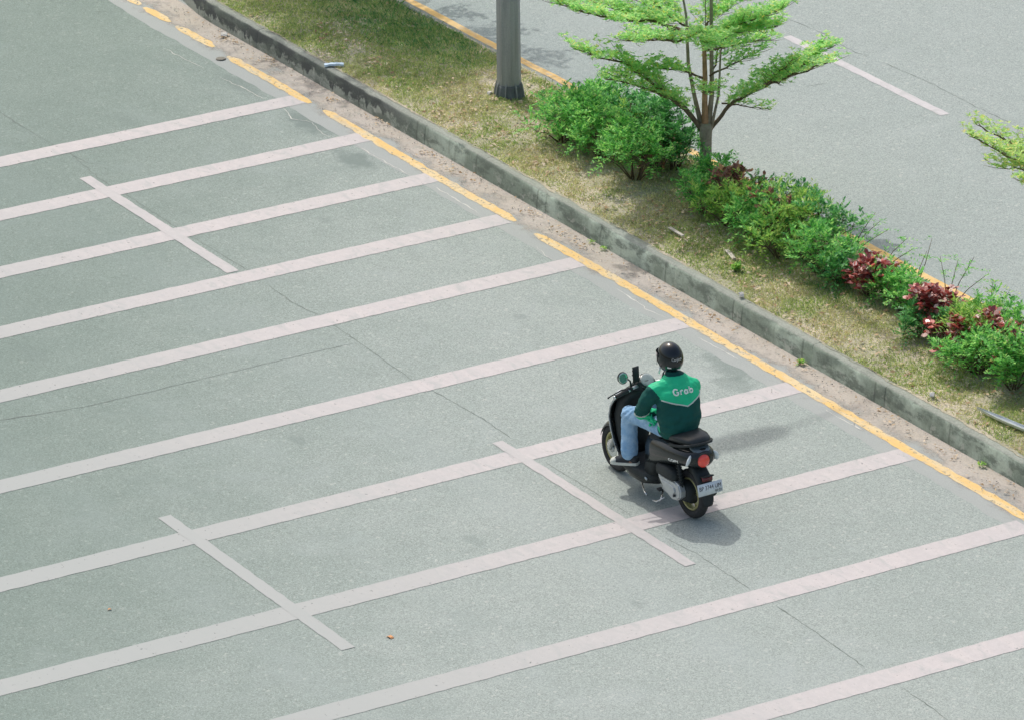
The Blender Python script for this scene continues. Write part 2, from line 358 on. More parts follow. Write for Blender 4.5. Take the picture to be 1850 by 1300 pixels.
# ------------------------------------------------------------------ kerbs
def kerb(name, front, sgn, label):
    """1.2 m blocks; sgn=+1: the face looks towards -Y"""
    bm = bmesh.new()
    prof = [(0, -0.02), (0.002, 0.06), (0.010, 0.13), (0.016, 0.185), (0.024, 0.207), (0.040, 0.217), (0.085, 0.219), (0.120, 0.219), (0.128, 0.205), (0.128, 0.0)]
    x = KX0 - 0.3 + 0.0
    x = -13.3 - 1.2 * 3 + 0.16
    while x < KX1:
        x1 = x + 1.2 - 0.003; n = 30; dz = random.uniform(-0.0015, 0.0015); dy = random.uniform(-0.002, 0.002); rows = []
        for i in range(n + 1):
            xx = x + (x1 - x) * i / n; fy = front(xx); e = 0.002 if i in (0, n) else 0.0; row = []
            for k, (a, b) in enumerate(prof):
                j = 0.005 * nz(xx * 6, b * 30 + a * 50, 1, sgn * 4)
                chip = max(0.0, nz(xx, k * 0.2, 5.5, 9 + sgn) - 0.30) * 0.035 if k in (3, 4, 5) else 0.0
                row.append(bm.verts.new((xx, fy + sgn * (a + dy + e + j + chip), b + (dz if b > 0.1 else 0) - (e if b > 0.1 else 0) + j * 0.5 - chip * 0.7)))
            rows.append(row)
        for r0, r1 in zip(rows[:-1], rows[1:]):
            for k in range(len(prof) - 1):
                f = (r0[k], r1[k], r1[k + 1], r0[k + 1]); bm.faces.new(f if sgn > 0 else f[::-1])
        for r, fl in ((rows[0], False), (rows[-1], True)):
            cf = bm.faces.new(r if (fl == (sgn > 0)) else r[::-1])
            for e_ in cf.edges: e_.smooth = False
        x += 1.2
    bmesh.ops.recalc_face_normals(bm, faces=bm.faces)
    me = bpy.data.meshes.new('mesh'); bm.to_mesh(me); bm.free(); smooth(me)
    return tag(link(name, me, M['kerb']), kind='structure', label=label)
kerb('kerb', kfront, 1, 'weathered concrete kerb blocks along the car park')
kerb('kerb', kback, -1, 'concrete kerb along the far road')
# soil of the median
def vz(x, y): return 0.212 + 0.022 * nz(x, y, 1.2, 4) + 0.010 * nz(x, y, 5, 4) + 0.03 * max(0, 1 - abs(y - 3.8) / 0.8)
def verge(x, y, i, j):
    f, k = kfront(x) + 0.10 + 0.045 * nz(x, 0, 3.0, 2) + 0.02 * nz(x, 0, 11, 2), kback(x) - 0.09 + 0.02 * nz(x, 0, 3, 2)
    if k < f: f = k = (f + k) / 2
    if j == 0: return (x, f, 0.2215)
    if j == 44: return (x, k, 0.2205)
    t = (j - .5) / 43.5; y = f + 0.03 + (k - f - 0.05) * t
    return (x, y, vz(x, y))
vme = sheet('verge', -16.72, 30, 2.96, 4.645, 0, M['soil'], 1000, 44, verge); smooth(vme.data)
tag(vme, kind='structure', label='dry soil of the raised median')

# ------------------------------------------------------------------ grass
def blades(n, xr, yr, hmin, hmax, w, dens=None, lean=0.8, edge=None):
    x = RNG.uniform(*xr, n); y = RNG.uniform(*yr, n)
    inn = np.array([kfront(a) + .12 < b < kback(a) - .10 for a, b in zip(x, y)]); x = x[inn]; y = y[inn]
    if dens is not None:
        keep = np.array([RNG.random() < dens(a, b) for a, b in zip(x, y)]); x = x[keep]; y = y[keep]
    n = len(x); z = np.array([vz(a, b) if b > 2.99 else 0.218 for a, b in zip(x, y)]) - 0.004
    if edge is not None: z = np.full(n, edge)
    h = RNG.uniform(hmin, hmax, n); a = RNG.uniform(0, 2 * PI, n); b = RNG.uniform(0, 2 * PI, n); l = RNG.uniform(0.15, lean, n) * h * 1.3
    B = np.stack([x, y, z], 1); side = np.stack([np.cos(a), np.sin(a), np.zeros(n)], 1) * (w * 0.55)
    tip = B + np.stack([np.cos(b) * l, np.sin(b) * l, h * RNG.uniform(0.35, 1, n)], 1); mid = (B + tip) / 2 + np.stack([np.zeros(n)] * 2 + [h * 0.22], 1)
    V = np.stack([B - side, B + side, mid + side * 0.8, tip, mid - side * 0.8], 1).reshape(-1, 3)
    return V
def dens(x, y):
    k = 0.62 + 1.2 * nz(x, y, 1.3, 12) + 0.8 * nz(x, y, 4.5, 2) + (0.3 if x < -10.3 else 0)
    if y < 3.1: k *= 0.75
    return k
V = np.concatenate([blades(190000, (-16.5, 9.0), (2.97, 4.62), 0.018, 0.055, 0.0075, dens), blades(125000, (-16.5, 9.0), (2.97, 4.62), 0.008, 0.020, 0.008, None, 2.2)])
tag(link('grass', mesh_np(V, 5), M['grass']), 'short patchy grass, half dried out, on the median', 'grass', kind='stuff')
def gd(x, y):
    return max(0.0, 1.25 - math.hypot((x + 12.7) / 1.7, (y - 4.3) / 0.6)) * 1.6 + max(0, 0.5 - math.hypot((x + 4.2) / 0.25, (y - 3.3) / 0.12)) * 2 + max(0, 0.9 - math.hypot((x + 3.2) / 0.8, (y - 3.75) / 0.25)) * 0.8 + max(0, 0.8 - math.hypot((x + 4.3) / 1.8, (y - 3.95) / 0.22)) * 0.9
V = blades(60000, (-16, 1.0), (3.1, 4.62), 0.03, 0.09, 0.006, gd)
tag(link('grass', mesh_np(V, 5), M['grass_green']), 'longer greener grass in tufts on the median', 'grass', kind='stuff')
# leaf litter: on the median and in the gutter
def litter(n, fn, size=(0.012, 0.035)):
    P = []
    while len(P) < n:
        p = fn()
        if p is not None: P.append(p)
    P = np.array(P); s = RNG.uniform(*size, n); a = RNG.uniform(0, 2 * PI, n); out = []
    for p, q, t in zip(P, s, a):
        u = np.array([math.cos(t), math.sin(t), RNG.uniform(-.3, .3)]) * q; v = np.array([-math.sin(t), math.cos(t), RNG.uniform(-.5, .5)]) * q * 0.42
        c = p + np.array([0, 0, q * 0.3]); out += [c - u, c - v * 0.9, c + u, c + v + np.array([0, 0, q * 0.3])]
    return np.array(out)
def lf1():
    x = random.uniform(-15, 6); y = random.uniform(3.0, 4.6)
    return (x, y, vz(x, y) + 0.012) if random.random() < (0.5 if x > -10 else 0.18) + nz(x, y, 1.6, 33) * 1.2 else None
tag(link('leaf_litter', mesh_np(litter(3300, lf1), 4), M['litter']), 'dry fallen leaves scattered over the median grass', 'leaf litter', kind='stuff')
clumps = [(-12.7, 2.75, .12), (-11.25, 2.7, .05), (-10.4, 2.78, .12), (-9.2, 2.72, .12), (-8.75, 2.68, .15), (-8.4, 2.72, .2), (-7.2, 2.7, .1), (-6.6, 2.7, .18), (-6.1, 2.65, .2), (-4.6, 2.68, .12), (-4.2, 2.7, .3), (-3.9, 2.75, .25), (-2.4, 2.74, .1), (0.05, 2.7, .25), (-13.6, 2.7, .15), (1.0, 2.62, .2), (-0.6, 2.7, .3)]
def lf2():
    if random.random() < 0.25: return (random.uniform(-15, 3), 2.82 - abs(random.gauss(0, 0.10)), 0.018)
    c = random.choice(clumps); y = c[1] + random.gauss(0, 0.04)
    return (c[0] + random.gauss(0, c[2]), min(y, 2.815), 0.018)
tag(link('leaf_litter', mesh_np(litter(520, lf2, (0.008, 0.026)), 4), M['litter']), 'small dry leaves and chips caught in the gutter', 'leaf litter', kind='stuff')

# ------------------------------------------------------------------ plants
def tube_bm(bm, pts, radii, seg=6):
    rings = []
    for i, p in enumerate(pts):
        p = Vector(p); t = (Vector(pts[min(i + 1, len(pts) - 1)]) - Vector(pts[max(i - 1, 0)])).normalized()
        a = t.cross(Vector((0.31, 0.2, 0.93)) if abs(t.z) < 0.9 else Vector((1, 0, 0))).normalized(); b = t.cross(a)
        rings.append([bm.verts.new(p + (a * math.cos(2 * PI * k / seg) + b * math.sin(2 * PI * k / seg)) * radii[i]) for k in range(seg)])
    for r0, r1 in zip(rings[:-1], rings[1:]):
        for k in range(seg): bm.faces.new((r0[k], r0[(k + 1) % seg], r1[(k + 1) % seg], r1[k]))
    bm.faces.new(rings[0][::-1]); bm.faces.new(rings[-1])
def bm_me(bm, sm=True):
    bmesh.ops.recalc_face_normals(bm, faces=bm.faces)
    me = bpy.data.meshes.new('mesh'); bm.to_mesh(me); bm.free()
    if sm: smooth(me)
    return me
def leaf(out, p, d, up, L, W):
    """diamond leaf folded along its midrib"""
    d = d.normalized(); s = d.cross(up)
    if s.length < 1e-3: s = Vector((1, 0, 0))
    s.normalize(); n = s.cross(d)
    out += [p, p + d * L * 0.45 + s * W * 0.5 + n * W * 0.18, p + d * L, p + d * L * 0.45 - s * W * 0.5 + n * W * 0.18]
def leaf6(out, p, d, up, L, W):
    d = d.normalized(); s = d.cross(up)
    if s.length < 1e-3: s = Vector((1, 0, 0))
    s.normalize(); n = s.cross(d); c = random.uniform(-.12, .22)
    out += [p, p + d * L * .22 + s * W * .40 + n * W * c, p + d * L * .62 + s * W * .44 + n * W * c, p + d * L + n * L * random.uniform(-.2, .1), p + d * L * .62 - s * W * .44 + n * W * c, p + d * L * .22 - s * W * .40 + n * W * c]
def sprig(out, p, d, L, n, leafL, leafW, fn=None):
    fn = fn or leaf
    """a shoot with leaves in two ranks, curving over"""
    d = d.normalized(); up = Vector((0, 0, 1)); s = d.cross(up)
    s = s.normalized() if s.length > 1e-3 else Vector((1, 0, 0))
    for i in range(n):
        t = (i + 0.5) / n; q = p + d * L * t + Vector((0, 0, -0.35 * L * t * t)); k = -1 if i % 2 else 1
        dd = (d * 0.65 + s * k * 0.9 + Vector((random.uniform(-.3, .3), random.uniform(-.3, .3), random.uniform(-.15, .4))))
        fn(out, q, dd, up + Vector((random.uniform(-.5, .5), random.uniform(-.5, .5), 0)), leafL * random.uniform(.7, 1.25), leafW * random.uniform(.8, 1.2))
def arr(out): return np.array([tuple(v) for v in out])
def shrub(loc, R, H, kind, label, group=None, n=170, cat='shrub', dense=1.0, low=0.25, name='shrub', seed=None):
    random.seed(seed if seed is not None else int(abs(loc[0] * 997 + loc[1] * 131)))
    x, y = loc; t = empty(name, (x, y, vz(x, y) - 0.01)); tag(t, label, cat, group)
    bm = bmesh.new(); lv = []; nst = random.randint(8, 12); stems = []
    for i in range(nst):
        a = 2 * PI * i / nst + random.uniform(-.4, .4); r = R * random.uniform(0.2, 1.1); h = H * random.uniform(.55, 1.22) * (1 - 0.25 * (r / R) ** 2)
        b0 = Vector((math.cos(a) * .04, math.sin(a) * .04, 0)); tip = Vector((math.cos(a) * r, math.sin(a) * r, h))
        mid = b0.lerp(tip, .5) + Vector((random.uniform(-.04, .04), random.uniform(-.04, .04), .06))
        tube_bm(bm, [b0, mid, tip], [.009, .006, .0025], 5); stems.append((b0, mid, tip))
        for j in range(4):
            u = random.uniform(.35, .95); q = mid.lerp(tip, u) if u > .5 else b0.lerp(mid, u * 2)
            e = q + Vector((random.uniform(-1, 1), random.uniform(-1, 1), random.uniform(.2, 1))).normalized() * R * .38
            tube_bm(bm, [q, q.lerp(e, .5) + Vector((0, 0, .012)), e], [.004, .003, .0015], 4); stems.append((q, q.lerp(e, .5), e))
    link('stem', bm_me(bm), M['twig'], t)
    # clumps of foliage of uneven size around the stem tips
    lobes = [(s[2], random.uniform(.16, .36) * R) for s in stems[::2]] + [(s[1].lerp(s[2], .6), random.uniform(.2, .35) * R) for s in stems[1::3]]
    LL, LW, SL, SN = {'hedge': (.048, .021, .105, 8), 'hedge_dark': (.046, .022, .09, 7), 'olive': (.056, .016, .12, 8), 'red': (.066, .048, .05, 5), 'bronze': (.058, .036, .06, 5)}[kind]
    m = int(n * dense)
    for i in range(m):
        c, r = random.choice(lobes); d = Vector((random.gauss(0, 1), random.gauss(0, 1), random.gauss(0.25, 1))).normalized()
        p = c + d * r * random.uniform(.35, 1.1)
        if p.z < low * H * random.random(): continue
        sprig(lv, p, d + Vector((0, 0, .45)), SL * random.uniform(.7, 1.3), SN, LL, LW, leaf6 if kind in ('red', 'bronze') else leaf)
    for i in range(6 if kind not in ('red', 'bronze') else 2):      # upright new shoots
        c, r = random.choice(lobes); p = c + Vector((random.gauss(0, .03), random.gauss(0, .03), r * .5))
        for q in range(3): sprig(lv, p + Vector((0, 0, .035 * q)), Vector((random.gauss(0, .35), random.gauss(0, .35), 1)), SL * .9, SN, LL * .9, LW * .9, leaf6 if kind in ('red', 'bronze') else leaf)
    link('foliage', mesh_np(arr(lv), 6 if kind in ('red', 'bronze') else 4), M[kind], t)
    random.seed(5)
    return t
HG = 'green shrubs of the dense hedge between the lamp post and the tree'
hedge1 = [((-8.38, 4.27), .30, 0.39, 'hedge', 'green hedge shrub closest to the lamp post, back row'), ((-8.30, 3.77), .34, 0.35, 'hedge', 'green hedge shrub at the kerb side nearest the lamp post'),
          ((-8.09, 4.35), .34, 0.45, 'hedge_dark', 'deep green hedge shrub at the road side, nearest the lamp post'), ((-8.14, 3.95), .38, 0.43, 'hedge', 'bright green hedge shrub, second clump from the lamp post'),
          ((-7.72, 4.31), .36, 0.47, 'hedge_dark', 'deep green shrub in the middle of the hedge on the road side'), ((-7.64, 3.85), .38, 0.41, 'hedge', 'green shrub with dark hollow beneath it in mid hedge, kerb side'),
          ((-7.30, 4.33), .30, 0.48, 'hedge_dark', 'deep green shrub behind the bronze plant left of the tree'), ((-6.94, 3.79), .36, 0.39, 'hedge', 'low bright green shrub at the hedge front, closest to the kerb before the tree'),
          ((-6.98, 4.28), .26, 0.44, 'hedge_dark', 'dark green shrub immediately left of the tree trunk, last of the dense hedge')]
for (p, R, H, k, lab) in hedge1: shrub(p, R, H, k, lab, HG, n=330, low=.12)
shrub((-7.02, 4.09), .22, 0.31, 'bronze', 'bronze leaved plant in the gap of the hedge left of the tree', n=26)
shrub((-7.64, 4.19), .16, 0.48, 'olive', 'thin yellow green shoots poking out of the hedge middle', n=40)
H2 = 'mixed shrubs of the hedge beyond the tree'
hedge2 = [((-6.14, 4.17), .27, 0.32, 'hedge', 'bright green shrub growing around the foot of the tree', 240), ((-5.79, 3.87), .26, 0.24, 'hedge', 'low green shrub in front of the tree foot, first towards the kerb', 190),
          ((-5.59, 4.11), .27, 0.41, 'bronze', 'bronze red shrub on the road side just past the tree', 170), ((-5.34, 3.90), .31, 0.32, 'olive', 'olive green shrub below the bronze leaves past the tree', 280),
          ((-5.04, 4.27), .32, 0.43, 'hedge_dark', 'deep green shrub with small bronze patch, road side past the tree', 300), ((-4.84, 3.85), .35, 0.35, 'hedge', 'bright leafy shrub in the middle of the mixed hedge, kerb side', 300),
          ((-4.52, 4.17), .34, 0.47, 'olive', 'tall olive shrub at the crest of the mixed hedge', 320), ((-4.26, 4.23), .28, 0.48, 'hedge_dark', 'tallest deep green shrub of the mixed hedge, road side', 280),
          ((-4.29, 3.80), .30, 0.28, 'olive', 'low olive branches reaching out over the grass', 170), ((-3.79, 3.89), .32, 0.32, 'hedge', 'bright green low shrub left of the first red shrub', 330),
          ((-4.69, 3.97), .24, 0.45, 'bronze', 'bronze leaves showing between the olive shrubs', 90), ((-3.44, 3.93), .26, 0.22, 'hedge_dark', 'dark low shrub directly left of the first red shrub', 170)]
for (p, R, H, k, lab, n) in hedge2: shrub(p, R, H, k, lab, H2, n=int(n * .82), low=.12)
RG = 'red leaved shrubs on the median'
shrub((-3.02, 3.96), .21, .31, 'red', 'round crimson leaved shrub with painted pale highlights, leftmost of the red ones', RG, n=150, low=.45)
shrub((-2.88, 4.08), .22, .26, 'hedge', 'bright green bush behind the leftmost red shrub', H2, n=170)
shrub((-2.52, 4.02), .22, .28, 'hedge', 'green bush between the two large red shrubs', H2, n=200)
shrub((-1.92, 3.92), .22, 0.40, 'red', 'deep red broad leaved shrub, second from the left of the red ones', RG, n=165, low=.55)
shrub((-1.92, 3.80), .26, 0.18, 'hedge_dark', 'dark green undergrowth at the foot of the second red shrub', H2, n=170)
shrub((-1.50, 3.76), .14, 0.30, 'red', 'smallest red shrub, low in front of the green ones at the right', RG, n=32, low=.5)
shrub((-1.34, 3.94), .28, 0.34, 'olive', 'olive shrub right of the smallest red shrub', H2, n=240)
shrub((-1.14, 3.90), .24, 0.42, 'red', 'wide loose red shrub among green ones near the right edge', RG, n=110, low=.35)
shrub((-0.90, 3.72), .26, 0.28, 'hedge', 'bright green shrub near the right edge, kerb side', H2, n=300)
shrub((-1.42, 4.26), .26, 0.36, 'hedge', 'thin low green shrub behind the reds near the right edge', H2, n=200)
shrub((-0.42, 3.78), .28, 0.42, 'hedge', 'vivid green shrub cut by the right edge of the view', H2, n=360)
shrub((-0.70, 3.98), .24, 0.46, 'red', 'red shrub at the right edge behind the vivid green one', RG, n=100, low=.35)
shrub((-0.87, 4.34), .26, 0.44, 'hedge', 'tall thin green shrub by the road at the right edge', H2, n=170)
shrub((-0.02, 4.02), .34, 0.46, 'hedge', 'rightmost green shrub, at or beyond the right edge of the view', H2, n=300)
def spindly(loc, tops, label, group=None, kind='hedge'):
    random.seed(int(abs(loc[0]) * 100)); x, y = loc; t = empty('sapling', (x, y, vz(x, y) - .01)); tag(t, label, 'plant', group)
    bm = bmesh.new(); lv = []
    for (dx, dy, h, n) in tops:
        tip = Vector((dx, dy, h)); mid = tip * .5 + Vector((random.uniform(-.03, .03), random.uniform(-.03, .03), .03)); tube_bm(bm, [(0, 0, 0), mid, tip], [.006, .004, .002], 5)
        for i in range(n):
            u = random.uniform(.5, 1.05); p = mid.lerp(tip, (u - .5) * 2); d = Vector((random.gauss(0, 1), random.gauss(0, 1), random.uniform(-.1, .9)))
            sprig(lv, p, d, random.uniform(.07, .16), 7, .036, .014)
    link('stem', bm_me(bm), M['twig'], t); link('foliage', mesh_np(arr(lv), 4), M[kind], t); random.seed(5)
SG = 'thin saplings standing along the far yellow line'
spindly((-4.05, 4.42), [(.05, .28, .42, 10), (.22, .22, .40, 8), (-.05, .12, .38, 6), (.38, .2, .36, 10)], 'widest sapling, bare dark stems with leafy tops, left of all the red shrubs', SG)
spindly((-3.55, 4.45), [(.1, .25, .33, 9), (.3, .18, .30, 8)], 'airy sapling with leafy tops behind the leftmost red shrub', SG)
spindly((-2.92, 4.42), [(.02, .18, .52, 5), (.05, .1, .42, 3)], 'thinnest sapling, one upright stem with a leafy tip', SG)
spindly((-2.35, 4.40), [(.0, .12, .52, 7), (.12, .22, .56, 10), (-.2, .05, .50, 6), (.25, .3, .42, 5)], 'sapling rising behind the second red shrub with forked dark stems', SG)
spindly((-1.85, 4.45), [(.0, .12, .46, 9), (.12, .22, .36, 8)], 'yellow green sapling between the red shrubs near the right edge', SG, 'olive')
# weeds in the kerb joint
def weed(loc, s, label, z=0.006):
    t = empty('weed', (loc[0], loc[1], z)); tag(t, label, 'weed'); lv = []
    for i in range(int(14 * s)):
        d = Vector((random.gauss(0, 1), random.gauss(-.4, .7), random.uniform(.3, 1.2))); leaf(lv, Vector((random.gauss(0, .012), random.gauss(0, .008), 0)) + d.normalized() * .01, d, Vector((0, 0, 1)), .045 * s * random.uniform(.6, 1.2), .022 * s)
        leaf(lv, Vector((random.gauss(0, .02), random.gauss(-.01, .012), .03 * s)), Vector((random.gauss(0, 1), random.gauss(0, 1), .3)), Vector((0, 0, 1)), .035 * s, .018 * s)
    link('foliage', mesh_np(arr(lv), 4), M['olive'], t)
weed((-6.18, 2.80), .8, 'small green weed at the kerb foot, the left one of a pair')
weed((-5.96, 2.80), .85, 'small green weed at the kerb foot, the right one of a pair')
weed((-2.42, 2.79), 1.1, 'dry edged weed at the kerb foot above the rider')
weed((0.48, 2.80), .95, 'lone weed at the kerb foot near the right edge')
weed((-4.3, 3.3), 1.8, 'pale green grassy weed behind the kerb, left of the shrubs', 0.22)

def tree(loc, trunk, stems, branches, label, lm='crown', group=None, seed=3, leafn=1.0):
    random.seed(seed); x, y = loc; t = empty('tree', (x, y, vz(x, y) - .02)); tag(t, label, 'tree', group)
    bm = bmesh.new(); bmr = bmesh.new(); lv = []
    tube_bm(bm, [p for p, r in trunk], [r for p, r in trunk], 12)
    for (pts, rad, red) in stems: tube_bm(bmr if red else bm, pts, rad, 8)
    limb = bmesh.new(); zs = [p[2] for b in branches for p in b[0][:1]]; tube_bm(limb, [(0, 0, min(zs) - .02), (0, 0, max(zs) + .02)], [.006, .004], 6)
    def rosette(p):
        m = random.randint(4, 6); a0 = random.uniform(0, 6.28)
        for k in range(m):
            a = a0 + 2 * PI * k / m + random.uniform(-.3, .3); d = Vector((math.cos(a), math.sin(a), random.uniform(-.1, .75)))
            leaf(lv, p, d, Vector((0, 0, 1)), .046 * random.uniform(.65, 1.25), .021 * random.uniform(.8, 1.2))
    for (pts, r0, tw, spread) in branches:
        P = [Vector(p) for p in pts]; Q = []
        for a, b in zip(P[:-1], P[1:]):
            for i in range(5): Q.append(a.lerp(b, i / 5) + Vector((random.gauss(0, .008), random.gauss(0, .008), random.gauss(0, .008))))
        Q.append(P[-1]); L = len(Q) - 1
        tube_bm(limb, Q, [r0 * (1 - .85 * i / L) + .0015 for i in range(L + 1)], 6)
        for i in range(int(tw)):
            u = .22 + .78 * (i + random.random()) / tw; k = min(L - 1, int(u * L)); q = Q[k].lerp(Q[k + 1], u * L - k); d = (Q[k + 1] - Q[max(0, k - 1)]).normalized()
            side = d.cross(Vector((0, 0, 1))).normalized() * (1 if i % 2 else -1)
            tl = spread * random.uniform(.5, 1.15) * (1.0 - .45 * max(0, u - .5) * 2 * .8)
            td = (d * random.uniform(.5, 1.0) + side * random.uniform(.5, 1.0) + Vector((0, 0, random.uniform(-.12, .62)))).normalized()
            e = q + td * tl; m = q.lerp(e, .5) + Vector((0, 0, -.01)); tube_bm(limb, [q, m, e], [.0035, .0028, .0012], 4)
            nr = max(2, int(tl / .052 * leafn))
            for j in range(nr):
                p = q.lerp(e, (j + .6) / nr); rosette(p + Vector((random.gauss(0, .014), random.gauss(0, .014), .008 + abs(random.gauss(0, .022)))))
                if random.random() < .6:
                    s2 = td.cross(Vector((0, 0, 1))).normalized() * random.choice((-1, 1)) * random.uniform(.03, .10)
                    rosette(p + s2 + Vector((0, 0, random.uniform(0, .07))))
        rosette(Q[-1])
    link('trunk', bm_me(bm), M['bark'], t)
    if len(bmr.verts): link('stem', bm_me(bmr), M['bark_red'], t)
    else: bmr.free()
    link('limb', bm_me(limb), M['twig'], t)
    link('crown', mesh_np(arr(lv), 4), M[lm], t); random.seed(5)
    return t
# main tree: layered crown, several upright stems from a low fork
def tier(z, R, n, rise, a0, r=.010, tw=16, sp=.34, jitter=.18, aspect=1.0, c=(0, 0)):
    out = []
    for i in range(n):
        a = a0 + 2 * PI * i / n + random.uniform(-jitter, jitter); L = R * random.uniform(.8, 1.1)
        e = Vector((c[0] + math.cos(a) * L * aspect, c[1] + math.sin(a) * L, z + rise * L + random.uniform(-.04, .04)))
        out.append(([(c[0], c[1], z - .05), Vector((c[0], c[1], z)).lerp(e, .45) + Vector((0, 0, -.03)), e], r, tw, sp))
    return out
random.seed(21)
TR = (-6.68, 4.46)
trunk1 = [((0, 0, -.05), .066), ((0, 0, .1), .060), ((0, .01, .3), .057), ((.01, .0, .46), .062), ((.01, .0, .56), .070), ((.01, .0, .60), .05)]
stems1 = [([(0, .0, .50), (-.01, .0, .8), (.01, -.01, 1.1), (-.02, .0, 1.38), (-.09, -.0, 1.51)], [.040, .030, .026, .022, .014], True),
          ([(.0, .03, .52), (.0, .08, .9), (-.01, .08, 1.3), (0, .07, 1.8), (0, .07, 2.4), (-.02, .0, 2.75)], [.032, .024, .021, .018, .014, .006], False),
          ([(-.02, -.02, .52), (-.12, -.05, .85), (-.16, -.10, 1.2), (-.2, -.1, 1.7), (-.22, -.2, 2.3)], [.030, .022, .018, .013, .006], False),
          ([(.03, .04, .50), (.05, .13, .9), (.05, .15, 1.35), (.05, .3, 1.7)], [.018, .012, .010, .005], False)]
br = [([(0, .04, .52), (.06, .25, .76), (.28, .44, .97), (.75, .54, 1.22), (1.36, .60, 1.54)], .024, 44, .34),
      ([(.28, .42, .95), (.5, .62, 1.10), (.62, .84, 1.30)], .010, 22, .26), ([(.75, .52, 1.22), (.85, .68, 1.40), (1.0, .84, 1.54)], .009, 20, .26), ([(.30, .42, .96), (.62, .42, 1.18), (.95, .42, 1.48)], .010, 22, .28),
      ([(.02, .2, .78), (.15, .4, .74), (.25, .62, .70)], .008, 8, .18),
      ([(0, -.03, .52), (-.1, -.2, .80), (-.25, -.5, .98), (-.42, -.92, 1.12)], .026, 32, .24),
      ([(-.02, -.1, .62), (-.12, -.42, .98), (-.22, -.8, 1.32), (-.32, -1.32, 1.54)], .020, 46, .36),
      ([(0, 0, 1.06), (-.02, -.25, 1.22), (-.1, -.6, 1.26), (-.15, -.95, 1.22)], .012, 30, .30),
      ([(0, .05, 1.1), (.1, .3, 1.22), (.15, .6, 1.32)], .010, 14, .26),
      ([(0, .05, 1.0), (-.2, .3, 1.25), (-.4, .6, 1.4)], .010, 14, .26),
      ([(0, 0, .95), (.25, -.1, 1.05), (.5, -.3, 1.12)], .010, 14, .24),
      ([(-.1, 0, 1.5), (-.15, -.5, 1.72), (-.2, -1.1, 1.88), (-.22, -1.60, 2.10)], .018, 58, .38),
      ([(-.1, 0, 1.5), (.15, -.4, 1.6), (.35, -.85, 1.75), (.5, -1.2, 1.85)], .014, 44, .36),
      ([(-.1, 0, 1.5), (.25, -.1, 1.58), (.6, -.25, 1.62)], .013, 38, .34),
      ([(-.1, 0, 1.5), (.25, .25, 1.60), (.55, .50, 1.70)], .013, 38, .34),
      ([(-.1, 0, 1.5), (.3, .22, 1.70), (.78, .40, 1.96)], .014, 40, .34),
      ([(-.1, 0, 1.5), (-.3, .3, 1.62), (-.5, .7, 1.70)], .013, 36, .34),
      ([(-.1, 0, 1.5), (-.5, -.1, 1.62), (-.9, -.2, 1.75)], .013, 36, .36),
      ([(-.1, 0, 1.5), (-.45, -.5, 1.68), (-.75, -1.0, 1.9)], .013, 40, .36),
      ([(-.05, .05, 1.35), (.1, .35, 1.42), (.1, .7, 1.38)], .010, 18, .26)]
br += tier(2.25, .62, 6, .18, .3, c=(0, -.1), aspect=1.35, tw=9, sp=.26)
tree(TR, trunk1, stems1, br, 'young tree with layered bright green crown and reddish inner stem between the hedges', group='young trees of the median', leafn=1.35)
random.seed(8)
br2 = [([(0, 0, 1.9), (-.05, -.4, 2.15), (-.12, -.86, 2.46)], .014, 26, .28), ([(0, 0, 1.9), (.25, -.3, 2.0), (.32, -.62, 2.12)], .012, 20, .26), ([(0, 0, 1.9), (-.35, -.25, 2.2), (-.5, -.55, 2.4)], .012, 14, .26)]
br2 += tier(2.0, .6, 5, .2, .8)[1:4] + tier(3.7, .35, 5, .15, .2)
tree((-0.62, 4.36), [((0, 0, -.05), .05), ((0, 0, .8), .04), ((0, 0, 2.0), .03), ((0, 0, 3.4), .012)], [], br2, 'tree with yellowish leaves reaching in at the right edge', 'crown_yellow', 'young trees of the median', leafn=1.1, seed=9)
random.seed(31)
br0 = tier(2.2, 1.4, 8, .15, .8, sp=.5, tw=20) + tier(3.2, 1.6, 9, .12, .2, sp=.5, tw=20) + tier(4.3, 1.4, 8, .15, .5, sp=.5, tw=18) + tier(5.3, .9, 6, .15, .5, sp=.4, tw=14)
tree((-14.6, 4.3), [((0, 0, -.05), .07), ((0, 0, 1.5), .055), ((0, 0, 3.5), .04), ((0, 0, 5.4), .012)], [], br0, 'taller tree beyond the top left of the view, shading the grass', 'crown', 'young trees of the median', leafn=1.1, seed=10)

# ------------------------------------------------------------------ lamp post
def steel_mat():
    t = NT('galvanised_steel'); v = t.tc(); n = t.noise(v, 3, 4, .6); st = t.noise(t.mp(v, (14, 14, 0.7)), 1.6, 5, .65)
    k = t.mix(t.step(st, .35, .7), (0.36, 0.375, 0.36), (0.27, 0.285, 0.272)); k = t.mix(t.math('MULTIPLY', t.step(st, .68, .74), .5), k, (0.46, .49, .46))
    k = t.mix(.6, k, t.ramp(t.noise(v, 60, 3), [(.3, .88), (.7, 1.1)]), 'MULTIPLY'); t.base(k, .62, .4, .15); return t.m
M['steel'] = steel_mat()
lp = empty('street_lamp', (-9.80, 4.03, 0.235)); tag(lp, 'tall grey octagonal street lamp post standing on the grass', 'street lamp')
bm = bmesh.new(); H = 12.7
def ring(z, r, n=8, rot=PI / 8): return [bm.verts.new((math.cos(rot + 2 * PI * k / n) * r, math.sin(rot + 2 * PI * k / n) * r, z)) for k in range(n)]
def skin(rs, cap=True):
    for a, b in zip(rs[:-1], rs[1:]):
        n = len(a)
        for k in range(n): bm.faces.new((a[k], a[(k + 1) % n], b[(k + 1) % n], b[k]))
    if cap: bm.faces.new(rs[0][::-1]); bm.faces.new(rs[-1])
skin([ring(0.02, .132), ring(.12, .129), ring(1.5, .1235), ring(H, .06)])
link('pole', bm_me(bm, False), M['steel'], lp)
